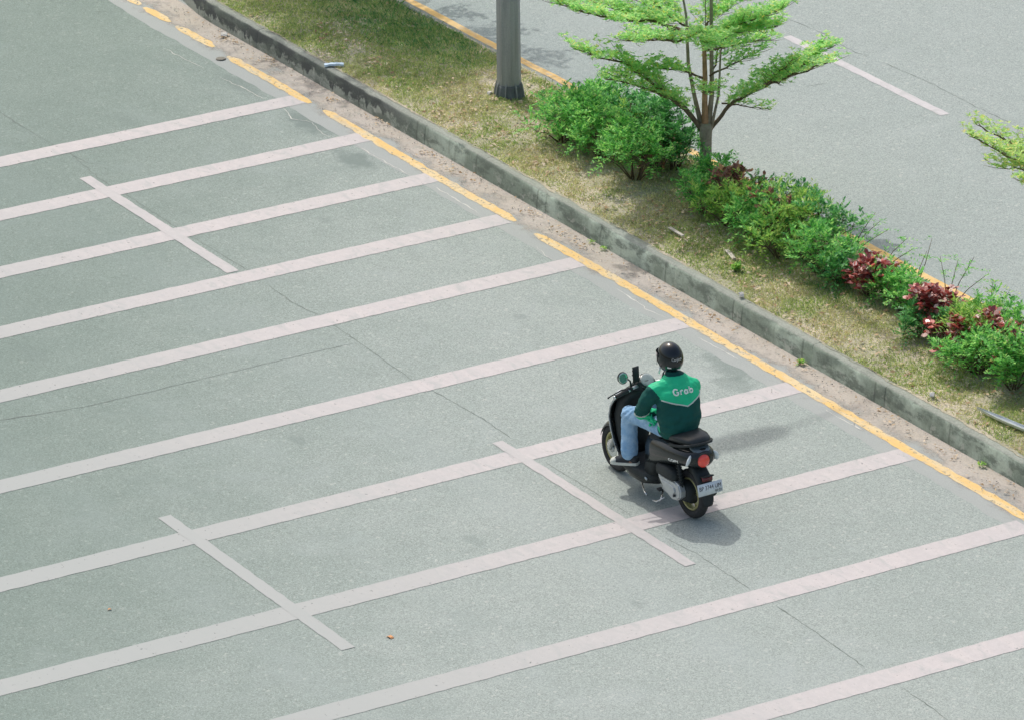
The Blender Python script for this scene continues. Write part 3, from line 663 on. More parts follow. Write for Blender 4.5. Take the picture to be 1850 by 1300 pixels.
M['dark_steel'] = simple('tarred_steel', (0.14, 0.155, 0.155), .7, .3, var=.3, sc=9)
bm = bmesh.new(); skin([ring(-.05, .168), ring(.12, .145), ring(.14, .135), ring(.135, .12)])
link('base_skirt', bm_me(bm, False), M['dark_steel'], lp)
for k in range(8):
    a = 2 * PI * k / 8; bm = bmesh.new()
    for r, z, w in ((.125, 0, 1), ): pass
    c, s = math.cos(a), math.sin(a); vs = [bm.verts.new((c * r - s * w, s * r + c * w, z)) for (r, z, w) in ((.15, -.03, -.006), (.176, -.03, -.006), (.150, .12, -.006), (.13, .17, -.006), (.15, -.03, .006), (.176, -.03, .006), (.150, .12, .006), (.13, .17, .006))]
    for f in ((0, 1, 2, 3), (7, 6, 5, 4), (0, 4, 5, 1), (1, 5, 6, 2), (2, 6, 7, 3), (3, 7, 4, 0)): bm.faces.new([vs[i] for i in f])
    link('base_rib', bm_me(bm, False), M['steel'], lp)
for sg in (-1, 1):
    bm = bmesh.new(); tube_bm(bm, [(0, 0, H - .5), (0, sg * .5, H + .05), (0, sg * 1.7, H + .25)], [.028, .020, .018], 8); arm = link('arm', bm_me(bm), M['steel'], lp)
    bm = bmesh.new(); tube_bm(bm, [(0, sg * 1.65, H + .25), (0, sg * 1.8, H + .28), (0, sg * 2.2, H + .29), (0, sg * 2.6, H + .27), (0, sg * 2.72, H + .26)], [.05, .13, .16, .14, .06], 10); link('lamp_head', bm_me(bm), M['steel'], lp)
M['white_plastic'] = simple('white_plastic', (.72, .73, .72), .45, .4, var=.05)
# ------------------------------------------------------------------ litter one can tell apart
def slab(name, p, size, rz, m, label, cat, tilt=0.0, bend=0.0, crumple=0.0):
    bm = bmesh.new(); L, W, T = size; n = 8; top, bot = [], []
    for i in range(n + 1):
        for j in range(3):
            x = L * (i / n - .5); y = W * (j / 2 - .5); z = bend * (1 - (2 * i / n - 1) ** 2) + crumple * random.uniform(-1, 1)
            top.append(bm.verts.new((x, y, z + T))); bot.append(bm.verts.new((x, y, z)))
    I = lambda i, j: i * 3 + j
    for i in range(n):
        for j in range(2):
            bm.faces.new((top[I(i, j)], top[I(i + 1, j)], top[I(i + 1, j + 1)], top[I(i, j + 1)])); bm.faces.new((bot[I(i, j)], bot[I(i, j + 1)], bot[I(i + 1, j + 1)], bot[I(i + 1, j)]))
        bm.faces.new((top[I(i, 0)], bot[I(i, 0)], bot[I(i + 1, 0)], top[I(i + 1, 0)])); bm.faces.new((top[I(i, 2)], top[I(i + 1, 2)], bot[I(i + 1, 2)], bot[I(i, 2)]))
    for e in (0, n):
        for j in range(2): bm.faces.new((top[I(e, j)], top[I(e, j + 1)], bot[I(e, j + 1)], bot[I(e, j)]))
    o = link(name, bm_me(bm, False), m); o.location = p; o.rotation_euler = (0, tilt, rz); return tag(o, label, cat)
def plc(px0, px1, z):
    a, b = px(*px0, z), px(*px1, z); c = (a + b) / 2; return c, math.atan2(b.y - a.y, b.x - a.x), (b - a).length
M['pale_wood'] = simple('pale_wood', (.50, .46, .40), .8, .2, var=.15); M['paper'] = simple('waste_paper', (.62, .60, .56), .85, .2, var=.08); M['film'] = simple('pale_blue_film', (.52, .66, .80), .25, .5, var=.1)
M['alu'] = simple('bright_aluminium', (.62, .66, .68), .32, .5, .8, var=.1, sc=6); M['orange_leaf'] = simple('orange_leaf', (.62, .32, .15), .7, .2); M['dark_metal'] = simple('dark_iron', (.16, .15, .12), .6, .4)
c, a, L = plc((1210, 415), (1233, 428), .25); slab('wooden_plank', (c.x, c.y, .262), (L + .02, .035, .010), a, M['pale_wood'], 'pale grey wooden slat lying in the grass below the tree', 'wood slat', tilt=.03)
c, a, L = plc((1313, 453), (1327, 470), .25); slab('wood_chip', (c.x, c.y, .25), (L, .04, .012), a, M['pale_wood'], 'short broken piece of plank in the grass by the mixed hedge', 'wood piece')
c, a, L = plc((586, 120), (621, 119), .225); slab('plastic_bottle', (c.x, c.y, .226), (L, .055, .022), a, M['film'], 'crushed pale blue plastic bottle lying on the kerb', 'bottle', bend=.008, crumple=.003)
for q, lab, s in (((405, 66), 'crumpled white paper in the gutter near the top left', .11), ((1339, 536), 'white paper scrap on the kerb edge right of the tree', .075), ((885, 172), 'white paper cup lying beside the lamp post base', .06), ((1684, 716), 'flattened pale scrap on the kerb top at the right', .07)):
    z = .006 if q[1] < 100 else .235; c = px(*q, z); slab('paper_scrap', (c.x, c.y, z + .012), (s, s * .6, .006), random.uniform(0, 3), M['paper'], lab, 'litter', bend=.02, crumple=.009)
c = px(705, 1151, 0); slab('fallen_leaf', (c.x, c.y, .004), (.06, .035, .002), .2, M['orange_leaf'], 'single orange leaf lying alone on the asphalt at the bottom', 'leaf', bend=.012, crumple=.004)
c = px(198, 1101, 0); slab('fallen_leaf', (c.x, c.y, .004), (.03, .02, .002), 1.2, M['orange_leaf'], 'tiny brown leaf on the asphalt at the lower left', 'leaf', bend=.008, crumple=.003)
bm = bmesh.new(); bmesh.ops.create_cone(bm, segments=20, radius1=.055, radius2=.050, depth=.010, cap_ends=True); o = link('metal_disc', bm_me(bm, False), M['dark_metal']); c = px(399, 108, 0); o.location = (c.x, c.y, .010); tag(o, 'small dark round metal disc on the asphalt by the yellow line', 'metal disc')
# long aluminium channel at the right edge
c0 = px(1765, 740, .25); c1 = px(1862, 778, .25); bm = bmesh.new()
prof = [(-.035, .0), (-.035, .022), (-.030, .022), (-.030, .005), (.030, .005), (.030, .022), (.035, .022), (.035, 0)]; N = 14; rs = []
dv = Vector((c1.x - c0.x, c1.y - c0.y, 0)); L = dv.length * 1.6; dv.normalize(); sv = Vector((-dv.y, dv.x, 0))
for i in range(N + 1):
    t = i / N; w = min(1, .15 + t * 3); rs.append([bm.verts.new(Vector((c0.x, c0.y, .262)) + dv * L * t + sv * (a * w - .05 * math.sin(t * 2)) + Vector((0, 0, b + .02 * t * t))) for a, b in prof])
skin(rs); tag(link('metal_channel', bm_me(bm, False), M['alu']), 'bent silver metal channel lying across the grass at the right edge', 'metal strip')
M['stone'] = simple('grey_stone', (.38, .36, .32), .9, .2, var=.2)
def pebbles(n):
    out = bmesh.new()
    for i in range(n):
        x = random.uniform(-15, 3); y = 2.80 - abs(random.gauss(0, .18)); r = random.uniform(.004, .010)
        mm = Matrix.Translation((x, y, .014 + r * .4)) @ Matrix.Diagonal((r, r * random.uniform(.6, 1), r * .6, 1)); bmesh.ops.create_icosphere(out, subdivisions=1, radius=1, matrix=mm)
    return bm_me(out)
tag(link('gravel', pebbles(420), M['stone']), 'loose grit and small stones in the gutter', 'gravel', kind='stuff')
# ------------------------------------------------------------------ scooter (local: x forward, y left, z up)
M['gloss_black'] = simple('gloss_black_paint', (.013, .017, .0175), .20, .4, 0, .2, var=.15, sc=6)
M['matt_black'] = simple('matt_black_plastic', (.028, .034, .035), .6, .3, var=.2, sc=30)
M['seat'] = simple('seat_vinyl', (.024, .030, .031), .42, .4, var=.2, sc=40, bump=.1)
M['rubber'] = simple('tyre_rubber', (.045, .045, .045), .85, .3, var=.2, sc=40)
M['gold'] = simple('pale_gold_rim', (.42, .40, .19), .4, .5, .35, var=.1)
M['silver'] = simple('silver_alloy', (.50, .53, .54), .38, .5, .6, var=.1, sc=12)
M['chrome'] = simple('bright_metal', (.60, .62, .62), .18, .5, 1.0, var=.05)
M['red_lens'] = simple('red_lens', (.95, .075, .05), .15, .6, 0, .6, var=.1, sc=30)
M['maroon'] = simple('dark_red_reflector', (.16, .03, .035), .25, .6)
M['clear_lens'] = simple('clear_lens', (.66, .72, .74), .15, .7, 0, .4, var=.1)
M['plate'] = simple('plate_white', (.70, .76, .79), .5, .4, var=.05)
M['ink'] = simple('plate_ink', (.03, .03, .04), .6, .3)
M['letter'] = simple('silver_lettering', (.85, .86, .84), .4, .4)
M['dial'] = simple('dial_glass', (.26, .31, .30), .12, .7, 0, .5, var=.15, sc=30)
M['mirror'] = simple('mirror_glass', (.55, .66, .60), .06, .7, .85, var=.05)

def loft(name, secs, m, parent, seg=28, sub=0, axis='x', cap=True):
    """secs: (pos along axis, c1, c2, h1, h2, exponent) - superellipse rings"""
    bm = bmesh.new(); rs = []
    for (p, c1, c2, h1, h2, e) in secs:
        r = []
        for k in range(seg):
            a = 2 * PI * k / seg; ca, sa = math.cos(a), math.sin(a)
            u = c1 + h1 * math.copysign(abs(ca) ** (2 / e), ca); w = c2 + h2 * math.copysign(abs(sa) ** (2 / e), sa)
            r.append(bm.verts.new({'x': (p, u, w), 'z': (u, w, p), 'y': (u, p, w)}[axis]))
        rs.append(r)
    for a, b in zip(rs[:-1], rs[1:]):
        for k in range(seg): bm.faces.new((a[k], a[(k + 1) % seg], b[(k + 1) % seg], b[k]))
    if cap:
        for r in (rs[0], rs[-1]):
            c = bm.verts.new(sum((v.co for v in r), Vector()) / seg)
            for k in range(seg): bm.faces.new((r[k], r[(k + 1) % seg], c))
    o = link(name, bm_me(bm), m, parent)
    if sub:
        md = o.modifiers.new('sub', 'SUBSURF'); md.levels = sub; md.render_levels = sub
    return o
def tubeo(name, pts, r, m, parent, seg=10):
    bm = bmesh.new(); tube_bm(bm, pts, r if isinstance(r, (list, tuple)) else [r] * len(pts), seg); return link(name, bm_me(bm), m, parent)
def boxo(name, c, s, m, parent, rot=(0, 0, 0), bev=.15):
    bm = bmesh.new(); bmesh.ops.create_cube(bm, size=1)
    bmesh.ops.scale(bm, vec=s, verts=bm.verts); bmesh.ops.bevel(bm, geom=bm.edges[:], offset=min(s) * bev, segments=2, affect='EDGES')
    bmesh.ops.rotate(bm, matrix=__import__('mathutils').Euler(rot).to_matrix(), verts=bm.verts); bmesh.ops.translate(bm, vec=c, verts=bm.verts)
    return link(name, bm_me(bm), m, parent)
def torus_bm(bm, R, r, w, c, seg=48, ms=12):
    rs = []
    for i in range(seg):
        a = 2 * PI * i / seg; ring_ = []
        for k in range(ms):
            b = 2 * PI * k / ms; rr = R + r * math.cos(b); ring_.append(bm.verts.new((c[0] + math.cos(a) * rr, c[1] + w * math.sin(b), c[2] + math.sin(a) * rr)))
        rs.append(ring_)
    for i in range(seg):
        A, B = rs[i], rs[(i + 1) % seg]
        for k in range(ms): bm.faces.new((A[k], A[(k + 1) % ms], B[(k + 1) % ms], B[k]))
def disc(name, c, nrm, r, depth, m, parent, sx=1.0, dome=.25):
    bm = bmesh.new(); n = 28; q = Vector(nrm).to_track_quat('Z', 'Y').to_matrix(); rs = []
    for (k, h) in ((.98, -depth), (1.0, 0), (.8, dome * depth * .6), (.45, dome * depth * .92)):
        rs.append([bm.verts.new(Vector(c) + q @ Vector((math.cos(2 * PI * i / n) * r * k * sx, math.sin(2 * PI * i / n) * r * k, h))) for i in range(n)])
    top = bm.verts.new(Vector(c) + q @ Vector((0, 0, dome * depth)))
    for a, b in zip(rs[:-1], rs[1:]):
        for i in range(n): bm.faces.new((a[i], a[(i + 1) % n], b[(i + 1) % n], b[i]))
    for i in range(n): bm.faces.new((rs[-1][i], rs[-1][(i + 1) % n], top))
    bm.faces.new(rs[0][::-1]); return link(name, bm_me(bm), m, parent)

sc = empty('motor_scooter', (0, 0, 0.0), PI); tag(sc, 'black retro motor scooter with round red tail light and pale gold wheels, under the rider', 'scooter')
def wheel(cx, nm):
    bm = bmesh.new(); torus_bm(bm, .186, .041, .048, (cx, 0, .226)); w = link('wheel', bm_me(bm), M['rubber'], sc)
    bm = bmesh.new(); torus_bm(bm, .143, .015, .038, (cx, 0, .226), 40, 8); link('rim', bm_me(bm), M['gold'], w)
    bm = bmesh.new()
    for k in range(5):
        a = 2 * PI * k / 5 + .3; s, c = math.sin(a), math.cos(a)
        for d in (-.16, .16):
            tube_bm(bm, [(cx + math.cos(a) * .03, .0, .226 + math.sin(a) * .03), (cx + math.cos(a + d) * .14, .0, .226 + math.sin(a + d) * .14)], [.012, .009], 6)
    link('spoke', bm_me(bm), M['gold'], w)
    tubeo('hub', [(cx, -.07, .226), (cx, .07, .226)], .035, M['silver'], w, 16)
    return w
wheel(0.0, 'rear'); wheel(1.245, 'front')
# front mudguard, fork
bm = bmesh.new(); rs = []
for i in range(15):
    a = math.radians(18 + 150 * i / 14); r = .245 + .01 * math.sin(a); row = []
    for k in range(9):
        b = (k / 8 - .5) * 2; row.append(bm.verts.new((1.245 + math.cos(a) * (r - .045 * b * b), b * .062, .226 + math.sin(a) * (r - .045 * b * b))))
    rs.append(row)
for a, b in zip(rs[:-1], rs[1:]):
    for k in range(8): bm.faces.new((a[k], a[k + 1], b[k + 1], b[k]))
o = link('front_mudguard', bm_me(bm), M['gloss_black'], sc); md = o.modifiers.new('t', 'SOLIDIFY'); md.thickness = .006
for s in (-1, 1): tubeo('fork_leg', [(1.245, s * .078, .226), (1.12, s * .070, .50), (1.04, s * .05, .66)], [.018, .020, .022], M['silver'], sc)
disc('brake_disc', (1.245, .062, .226), (0, 1, 0), .085, .004, M['chrome'], sc, dome=.1)
# leg shield: curved shell, open towards the rider
prof = [(.20, .93, .13, .03), (.27, .955, .155, .05), (.38, 1.015, .172, .06), (.50, 1.06, .184, .065), (.63, 1.08, .194, .07), (.74, 1.045, .200, .075), (.82, .985, .200, .085), (.89, .905, .190, .09), (.945, .845, .165, .085), (.975, .815, .12, .06)]
bm = bmesh.new(); rs = []
for (z, xe, w, b) in prof:
    row = []
    for k in range(21):
        u = (k / 20 - .5) * 2; row.append(bm.verts.new((xe + b * (1 - abs(u) ** 2.2), w * math.sin(u * PI / 2) ** 1 if False else w * u, z)))
    rs.append(row)
for a, b in zip(rs[:-1], rs[1:]):
    for k in range(20): bm.faces.new((a[k], a[k + 1], b[k + 1], b[k]))
o = link('leg_shield', bm_me(bm), M['gloss_black'], sc); md = o.modifiers.new('t', 'SOLIDIFY'); md.thickness = .028; md.offset = 0
md = o.modifiers.new('s', 'SUBSURF'); md.levels = 1; md.render_levels = 1
# edge beading of the shield
for s in (-1, 1): tubeo('shield_trim', [(xe - .004, s * (w + .004), z) for (z, xe, w, b) in prof[1:9]], .007, M['silver'], sc, 8).parent = o
loft('inner_panel', [(.28, .93, 0, .05, .13, 4), (.45, .98, 0, .07, .15, 4), (.65, 1.01, 0, .075, .16, 4), (.80, .96, 0, .08, .16, 4), (.90, .88, 0, .07, .13, 3), (.94, .85, 0, .05, .09, 3)], M['matt_black'], sc, axis='z')
loft('front_nose', [(1.10, 0, .68, .14, .12, 2.2), (1.15, 0, .70, .11, .10, 2.2), (1.18, 0, .71, .07, .07, 2)], M['gloss_black'], sc)
# floor board and lower cowl
loft('floorboard', [(.42, 0, .245, .16, .045, 4), (.50, 0, .25, .20, .05, 4), (.72, 0, .25, .215, .048, 4), (.92, 0, .255, .195, .05, 4), (1.0, 0, .29, .15, .045, 4)], M['matt_black'], sc)
loft('lower_cowl', [(.44, 0, .21, .13, .04, 3), (.55, 0, .20, .19, .055, 3), (.75, 0, .19, .19, .05, 3), (.93, 0, .20, .14, .045, 3)], M['gloss_black'], sc)
for s in (-1, 1): boxo('side_emblem', (.50, s * .187, .245), (.09, .012, .022), M['silver'], sc, (0, -.25, 0))
# column under the seat
loft('seat_column', [(.26, .50, 0, .09, .17, 4), (.40, .48, 0, .09, .15, 4), (.60, .44, 0, .10, .14, 4), (.70, .42, 0, .10, .13, 4)], M['matt_black'], sc, axis='z')
# body tail
loft('tail_body', [(.585, 0, .45, .11, .16, 3.0), (.53, 0, .47, .160, .18, 3.0), (.42, 0, .51, .178, .165, 2.4), (.25, 0, .560, .188, .145, 2.2), (.10, 0, .59, .186, .125, 2.1), (-.03, 0, .612, .174, .112, 2.05), (-.11, 0, .620, .156, .104, 2.0), (-.165, 0, .622, .130, .092, 2.0), (-.195, 0, .622, .100, .076, 2.0), (-.208, 0, .622, .075, .055, 2.2)], M['gloss_black'], sc, 36)
loft('seat', [(.60, 0, .675, .055, .022, 2.4), (.55, 0, .690, .09, .036, 2.4), (.42, 0, .705, .125, .046, 2.6), (.26, 0, .722, .150, .050, 2.8), (.10, 0, .752, .158, .052, 2.8), (-.02, 0, .765, .150, .048, 2.6), (-.10, 0, .766, .125, .038, 2.4), (-.145, 0, .760, .085, .022, 2.2)], M['seat'], sc, 32)
o = tubeo('grab_rail', [(.12, .165, .695), (.02, .168, .712), (-.07, .155, .735), (-.135, .11, .752), (-.16, .04, .758), (-.16, -.04, .758), (-.135, -.11, .752), (-.07, -.155, .735), (.02, -.168, .712), (.12, -.165, .695)], .0125, M['matt_black'], sc)
o.name = 'grab_rail'
M['grey_panel'] = simple('grey_gloss_panel', (.10, .135, .15), .25, .5, 0, .4, var=.1)
loft('tail_panel', [(-.06, 0, .722, .085, .012, 3), (-.11, 0, .708, .095, .020, 3), (-.155, 0, .690, .088, .026, 2.6), (-.188, 0, .670, .065, .032, 2.4), (-.206, 0, .655, .04, .028, 2.2)], M['grey_panel'], sc, 24)
disc('tail_light', (-.208, .018, .622), (-1, 0, .22), .064, .03, M['red_lens'], sc, dome=.7)
bm = bmesh.new(); torus_bm(bm, .067, .006, .006, (0, 0, 0), 32, 6); bmesh.ops.rotate(bm, matrix=Matrix.Rotation(PI / 2, 3, 'Z'), verts=bm.verts); bmesh.ops.translate(bm, vec=(-.208, .018, .622), verts=bm.verts)
link('tail_light_ring', bm_me(bm), M['gloss_black'], sc)
for s in (-1, 1):
    o = loft('turn_signal', [(-.055, 0, 0, .010, .008, 2), (-.03, 0, 0, .032, .014, 2), (.01, 0, .0, .042, .018, 2), (.04, 0, .002, .030, .014, 2), (.056, 0, .004, .010, .006, 2)], M['clear_lens'], sc, 16, axis='z')
    o.location = (-.150, s * .135, .618); o.rotation_euler = (s * .35, .45, s * -.75)
# rear mudguard, reflector, plate
loft('rear_mudguard', [(-.04, 0, .50, .07, .045, 3), (-.12, 0, .48, .075, .045, 3), (-.19, 0, .42, .075, .05, 3), (-.235, 0, .33, .065, .06, 3), (-.262, 0, .25, .055, .045, 3), (-.272, 0, .215, .04, .02, 3)], M['matt_black'], sc)
boxo('plate_bracket', (-.235, 0, .475), (.08, .10, .014), M['matt_black'], sc, (0, .35, 0)); boxo('rear_reflector', (-.238, 0, .452), (.03, .10, .045), M['maroon'], sc, (0, .12, 0))
pl = boxo('number_plate', (0, 0, 0), (.006, .262, .108), M['plate'], sc, bev=.2); pl.location = (-.287, .0, .378); pl.rotation_euler = (0, .20, .04)
def glyph(txt, size, extr, m, parent, bold=0.0, name='lettering', sp=1.0, xs=1.0):
    cu = bpy.data.curves.new('t', 'FONT'); cu.body = txt; cu.size = size; cu.extrude = extr; cu.offset = bold; cu.align_x = 'CENTER'; cu.space_character = sp
    ob = bpy.data.objects.new('t', cu); col.objects.link(ob); bpy.context.view_layer.update()
    me = bpy.data.meshes.new_from_object(ob.evaluated_get(bpy.context.evaluated_depsgraph_get())); bpy.data.objects.remove(ob, do_unlink=True)
    for v in me.vertices: v.co.x *= xs
    return link(name, me, m, parent)
RB = Matrix(((0, 0, -1), (-1, 0, 0), (0, 1, 0)))           # text x -> -y, text y -> z, facing -x
def place(o, R, p):
    o.matrix_local = Matrix.Translation(p) @ R.to_4x4()
o = glyph('BP 3744 UM', .054, .0008, M['ink'], pl, -.0004, xs=.86); place(o, RB, (-.0045, 0, -.006))
o = glyph('01\u00b721', .032, .0008, M['ink'], pl, 0.0); place(o, RB, (-.0045, -.085, -.042))
o = glyph('COPY', .040, .001, M['letter'], sc, .0014, xs=1.25, sp=1.1); place(o, Matrix(((-1, 0, 0), (0, 0, 1), (0, 1, 0))), (0, 0, 0))
# drape the side lettering on the panel
def bvh_of(ob):
    dg = bpy.context.evaluated_depsgraph_get(); bpy.context.view_layer.update(); return BVHTree.FromObject(ob, dg)
tb = [ob for ob in sc.children if ob.name.startswith('tail_body')][0]; tbv = bvh_of(tb)
for v in o.data.vertices:
    x = .045 - v.co.x; z = .548 + v.co.y + v.co.x * .12; up = .0022 + (0.001 if v.co.z > 0 else -.001)
    h = tbv.ray_cast(Vector((x, .5, z)), Vector((0, -1, 0)))
    v.co = (x, (h[0].y if h[0] else .17) + up, z)
o.matrix_local = Matrix.Identity(4)
# engine, transmission, filter, shock, stands, exhaust
loft('engine_case', [(-.07, .03, .235, .05, .075, 3), (.0, .03, .25, .09, .09, 3), (.20, .02, .26, .11, .10, 3), (.38, .01, .28, .11, .08, 3), (.44, 0, .29, .06, .05, 3)], M['matt_black'], sc)
def plateshape(name, pts, y0, y1, m, bev=.012):
    bm = bmesh.new(); a = [bm.verts.new((x, y0, z)) for x, z in pts]; b = [bm.verts.new((x, y1, z)) for x, z in pts]; n = len(pts)
    bm.faces.new(a); bm.faces.new(b[::-1])
    for k in range(n): bm.faces.new((a[k], b[k], b[(k + 1) % n], a[(k + 1) % n]))
    bmesh.ops.recalc_face_normals(bm, faces=bm.faces)
    ed = [e for e in bm.edges if all(abs(v.co.y - y1) < 1e-6 for v in e.verts)]; bmesh.ops.bevel(bm, geom=ed, offset=bev, segments=3, affect='EDGES')
    return link(name, bm_me(bm, False), m, sc)
cv = plateshape('transmission_cover', [(.335, .325), (.26, .345), (.16, .345), (.06, .352), (-.01, .340), (-.045, .285), (-.04, .23), (.01, .185), (.10, .168), (.17, .195), (.22, .20), (.27, .205), (.255, .245)], .10, .158, M['silver'])
plateshape('cover_recess', [(.25, .305), (.14, .31), (.05, .30), (.03, .26), (.06, .22), (.12, .215), (.22, .26)], .155, .168, M['silver'], .006).parent = cv
tubeo('kick_shaft', [(.04, .15, .225), (.04, .175, .225)], .012, M['matt_black'], sc)
loft('air_filter', [(.37, .12, .375, .03, .035, 3.5), (.33, .125, .385, .045, .055, 3.5), (.18, .13, .40, .05, .06, 3.5), (.08, .13, .395, .048, .05, 3.5), (.05, .125, .39, .035, .035, 3.5)], M['matt_black'], sc)
sh = tubeo('shock_absorber', [(-.02, .115, .27), (.035, .125, .54)], .015, M['matt_black'], sc)
bm = bmesh.new(); pts = [(-.01 + .035 * i / 60 + .024 * math.cos(i * .7), .116 + .009 * i / 60 + .024 * math.sin(i * .7), .33 + .17 * i / 60) for i in range(61)]; tube_bm(bm, pts, [.0045] * 61, 6); link('spring', bm_me(bm), M['matt_black'], sh)
tubeo('exhaust', [(.40, -.10, .20), (.25, -.12, .18), (.14, -.13, .22), (-.06, -.135, .25), (-.13, -.135, .262)], [.018, .02, .045, .052, .045], M['matt_black'], sc, 16)
tubeo('swing_arm', [(.05, .07, .25), (-.0, .08, .226)], .03, M['silver'], sc)
tubeo('centre_stand', [(.33, .10, .15), (.30, .14, .075), (.36, .17, .055)], .009, M['chrome'], sc)
tubeo('side_stand', [(.62, .14, .15), (.50, .185, .10), (.44, .20, .095)], .008, M['chrome'], sc)
tubeo('kick_lever', [(.20, .165, .15), (.30, .19, .075), (.34, .20, .08)], .006, M['silver'], sc)
boxo('rear_footrest', (.28, .16, .20), (.05, .05, .02), M['matt_black'], sc)
tubeo('seat_hook', [(.535, .03, .60), (.575, .03, .585), (.585, .03, .555), (.56, .03, .545)], .007, M['chrome'], sc, 8)
# handlebar
loft('handlebar_cowl', [(.88, .90, 0, .045, .06, 2.2), (.93, .86, 0, .06, .085, 2.2), (.99, .815, 0, .075, .115, 2.2), (1.025, .80, 0, .07, .105, 2.2), (1.045, .795, 0, .045, .07, 2.2)], M['matt_black'], sc, axis='z')
disc('speedometer_rim', (.765, -.01, 1.035), (-.62, 0, .8), .078, .035, M['gloss_black'], sc, dome=.02)
disc('speedometer', (.758, -.01, 1.044), (-.62, 0, .8), .068, .006, M['dial'], sc, dome=.8)
disc('headlight', (1.19, 0, .74), (1, 0, .1), .07, .05, M['clear_lens'], sc, dome=.6)
for s in (-1, 1):
    hb = tubeo('handlebar', [(.78, s * .07, 1.0), (.735, s * .16, 1.01), (.72, s * .215, 1.0)], .015, M['silver'], sc)
    tubeo('grip', [(.722, s * .215, 1.0), (.722, s * .33, .975), (.722, s * .345, .971)], [.019, .019, .021], M['rubber'], sc, 12)
    tubeo('grip_end', [(.722, s * .345, .971), (.722, s * .365, .967)], .014, M['chrome'], sc)
    tubeo('brake_lever', [(.77, s * .19, .995), (.80, s * .24, .985), (.79, s * .36, .955), (.78, s * .39, .948)], [.009, .007, .006, .008], M['chrome' if s < 0 else 'matt_black'], sc, 8)
    boxo('switch_block', (.735, s * .19, 1.005), (.05, .05, .045), M['matt_black'], sc)
    ms = tubeo('mirror_stalk', [(.75, s * .165, 1.02), (.75, s * .175, 1.075), (.76, s * .20, 1.10), (.765, s * .235, 1.115)], [.012, .008, .006, .006], M['matt_black'], sc, 8)
    mi = disc('mirror', (.760, s * .245, 1.115), (-1, s * .25, .12), .056, .02, M['matt_black'], sc, .86, dome=.05)
    disc('mirror_glass', (.757, s * .2455, 1.1155), (-1, s * .25, .12), .050, .003, M['mirror'], mi, .86, dome=.1)
ph = boxo('phone_holder', (.775, .10, 1.115), (.016, .066, .145), M['matt_black'], sc, (0, .08, .1))
tubeo('holder_arm', [(.775, .10, 1.06), (.775, .12, 1.03), (.76, .16, 1.02)], .007, M['matt_black'], ph)
tubeo('holder_claw', [(.775, .13, 1.16), (.76, .145, 1.16)], .006, M['matt_black'], ph); tubeo('holder_claw', [(.775, .13, 1.12), (.76, .145, 1.12)], .006, M['matt_black'], ph)

# ------------------------------------------------------------------ rider
M['skin'] = simple('skin', (.36, .20, .13), .55, .4, var=.06)
M['green'] = simple('bright_green_cloth', (.014, .54, .26), .6, .35, var=.10, sc=9)
M['teal'] = simple('dark_green_cloth', (.006, .080, .068), .75, .25, var=.15, sc=9)
M['piping'] = simple('grey_reflective_piping', (.50, .56, .53), .5, .4, var=.05)
M['white_print'] = simple('pale_print', (.84, .88, .84), .6, .3, var=.04)
def denim():
    t = NT('faded_denim'); v = t.tc(); n = t.noise(v, 9, 5, .6); f = t.noise(v, 120, 2)
    k = t.mix(t.step(n, .35, .68), (.24, .42, .64), (.42, .60, .78)); k = t.mix(.4, k, t.ramp(f, [(.3, .8), (.7, 1.15)]), 'MULTIPLY'); t.base(k, .9, .15); return t.m
M['denim'] = denim()
M['helmet'] = simple('helmet_gloss', (.006, .010, .014), .14, .4, 0, .3, var=.1, sc=3)
M['visor'] = simple('dark_visor', (.02, .03, .035), .05, .8, 0, 1.0)
M['canvas'] = simple('black_canvas', (.045, .05, .055), .9, .2, var=.2, sc=60); M['sole'] = simple('off_white_sole', (.60, .62, .56), .8, .3, var=.1, sc=40)
def capsule(bm, a, b, ra, rb, seg=16):
    a, b = Vector(a), Vector(b); d = (b - a).normalized(); q = d.to_track_quat('Z', 'Y').to_matrix(); rs = []
    for (c, r, sgn) in ((a, ra, -1), (b, rb, 1)):
        for th in ((-80, -55, -28, 0) if sgn < 0 else (0, 28, 55, 80)):
            t = math.radians(th); rs.append([bm.verts.new(c + q @ Vector((math.cos(2 * PI * k / seg) * r * math.cos(t), math.sin(2 * PI * k / seg) * r * math.cos(t), r * math.sin(t)))) for k in range(seg)])
    skin_(bm, rs)
def skin_(bm, rs):
    for x, y in zip(rs[:-1], rs[1:]):
        n = len(x)
        for k in range(n): bm.faces.new((x[k], x[(k + 1) % n], y[(k + 1) % n], y[k]))
    bm.faces.new(rs[0][::-1]); bm.faces.new(rs[-1])
def chain(bm, pts, rad):
    for i in range(len(pts) - 1): capsule(bm, pts[i], pts[i + 1], rad[i], rad[i + 1])
def oval(bm, secs, seg=28):
    """horizontal sections: (z, cx, cy, hx, hy, exponent)"""
    rs = []
    for (z, cx, cy, hx, hy, e) in secs:
        rs.append([bm.verts.new((cx + hx * math.copysign(abs(math.cos(2 * PI * k / seg)) ** (2 / e), math.cos(2 * PI * k / seg)), cy + hy * math.copysign(abs(math.sin(2 * PI * k / seg)) ** (2 / e), math.sin(2 * PI * k / seg)), z)) for k in range(seg)])
    skin_(bm, rs)
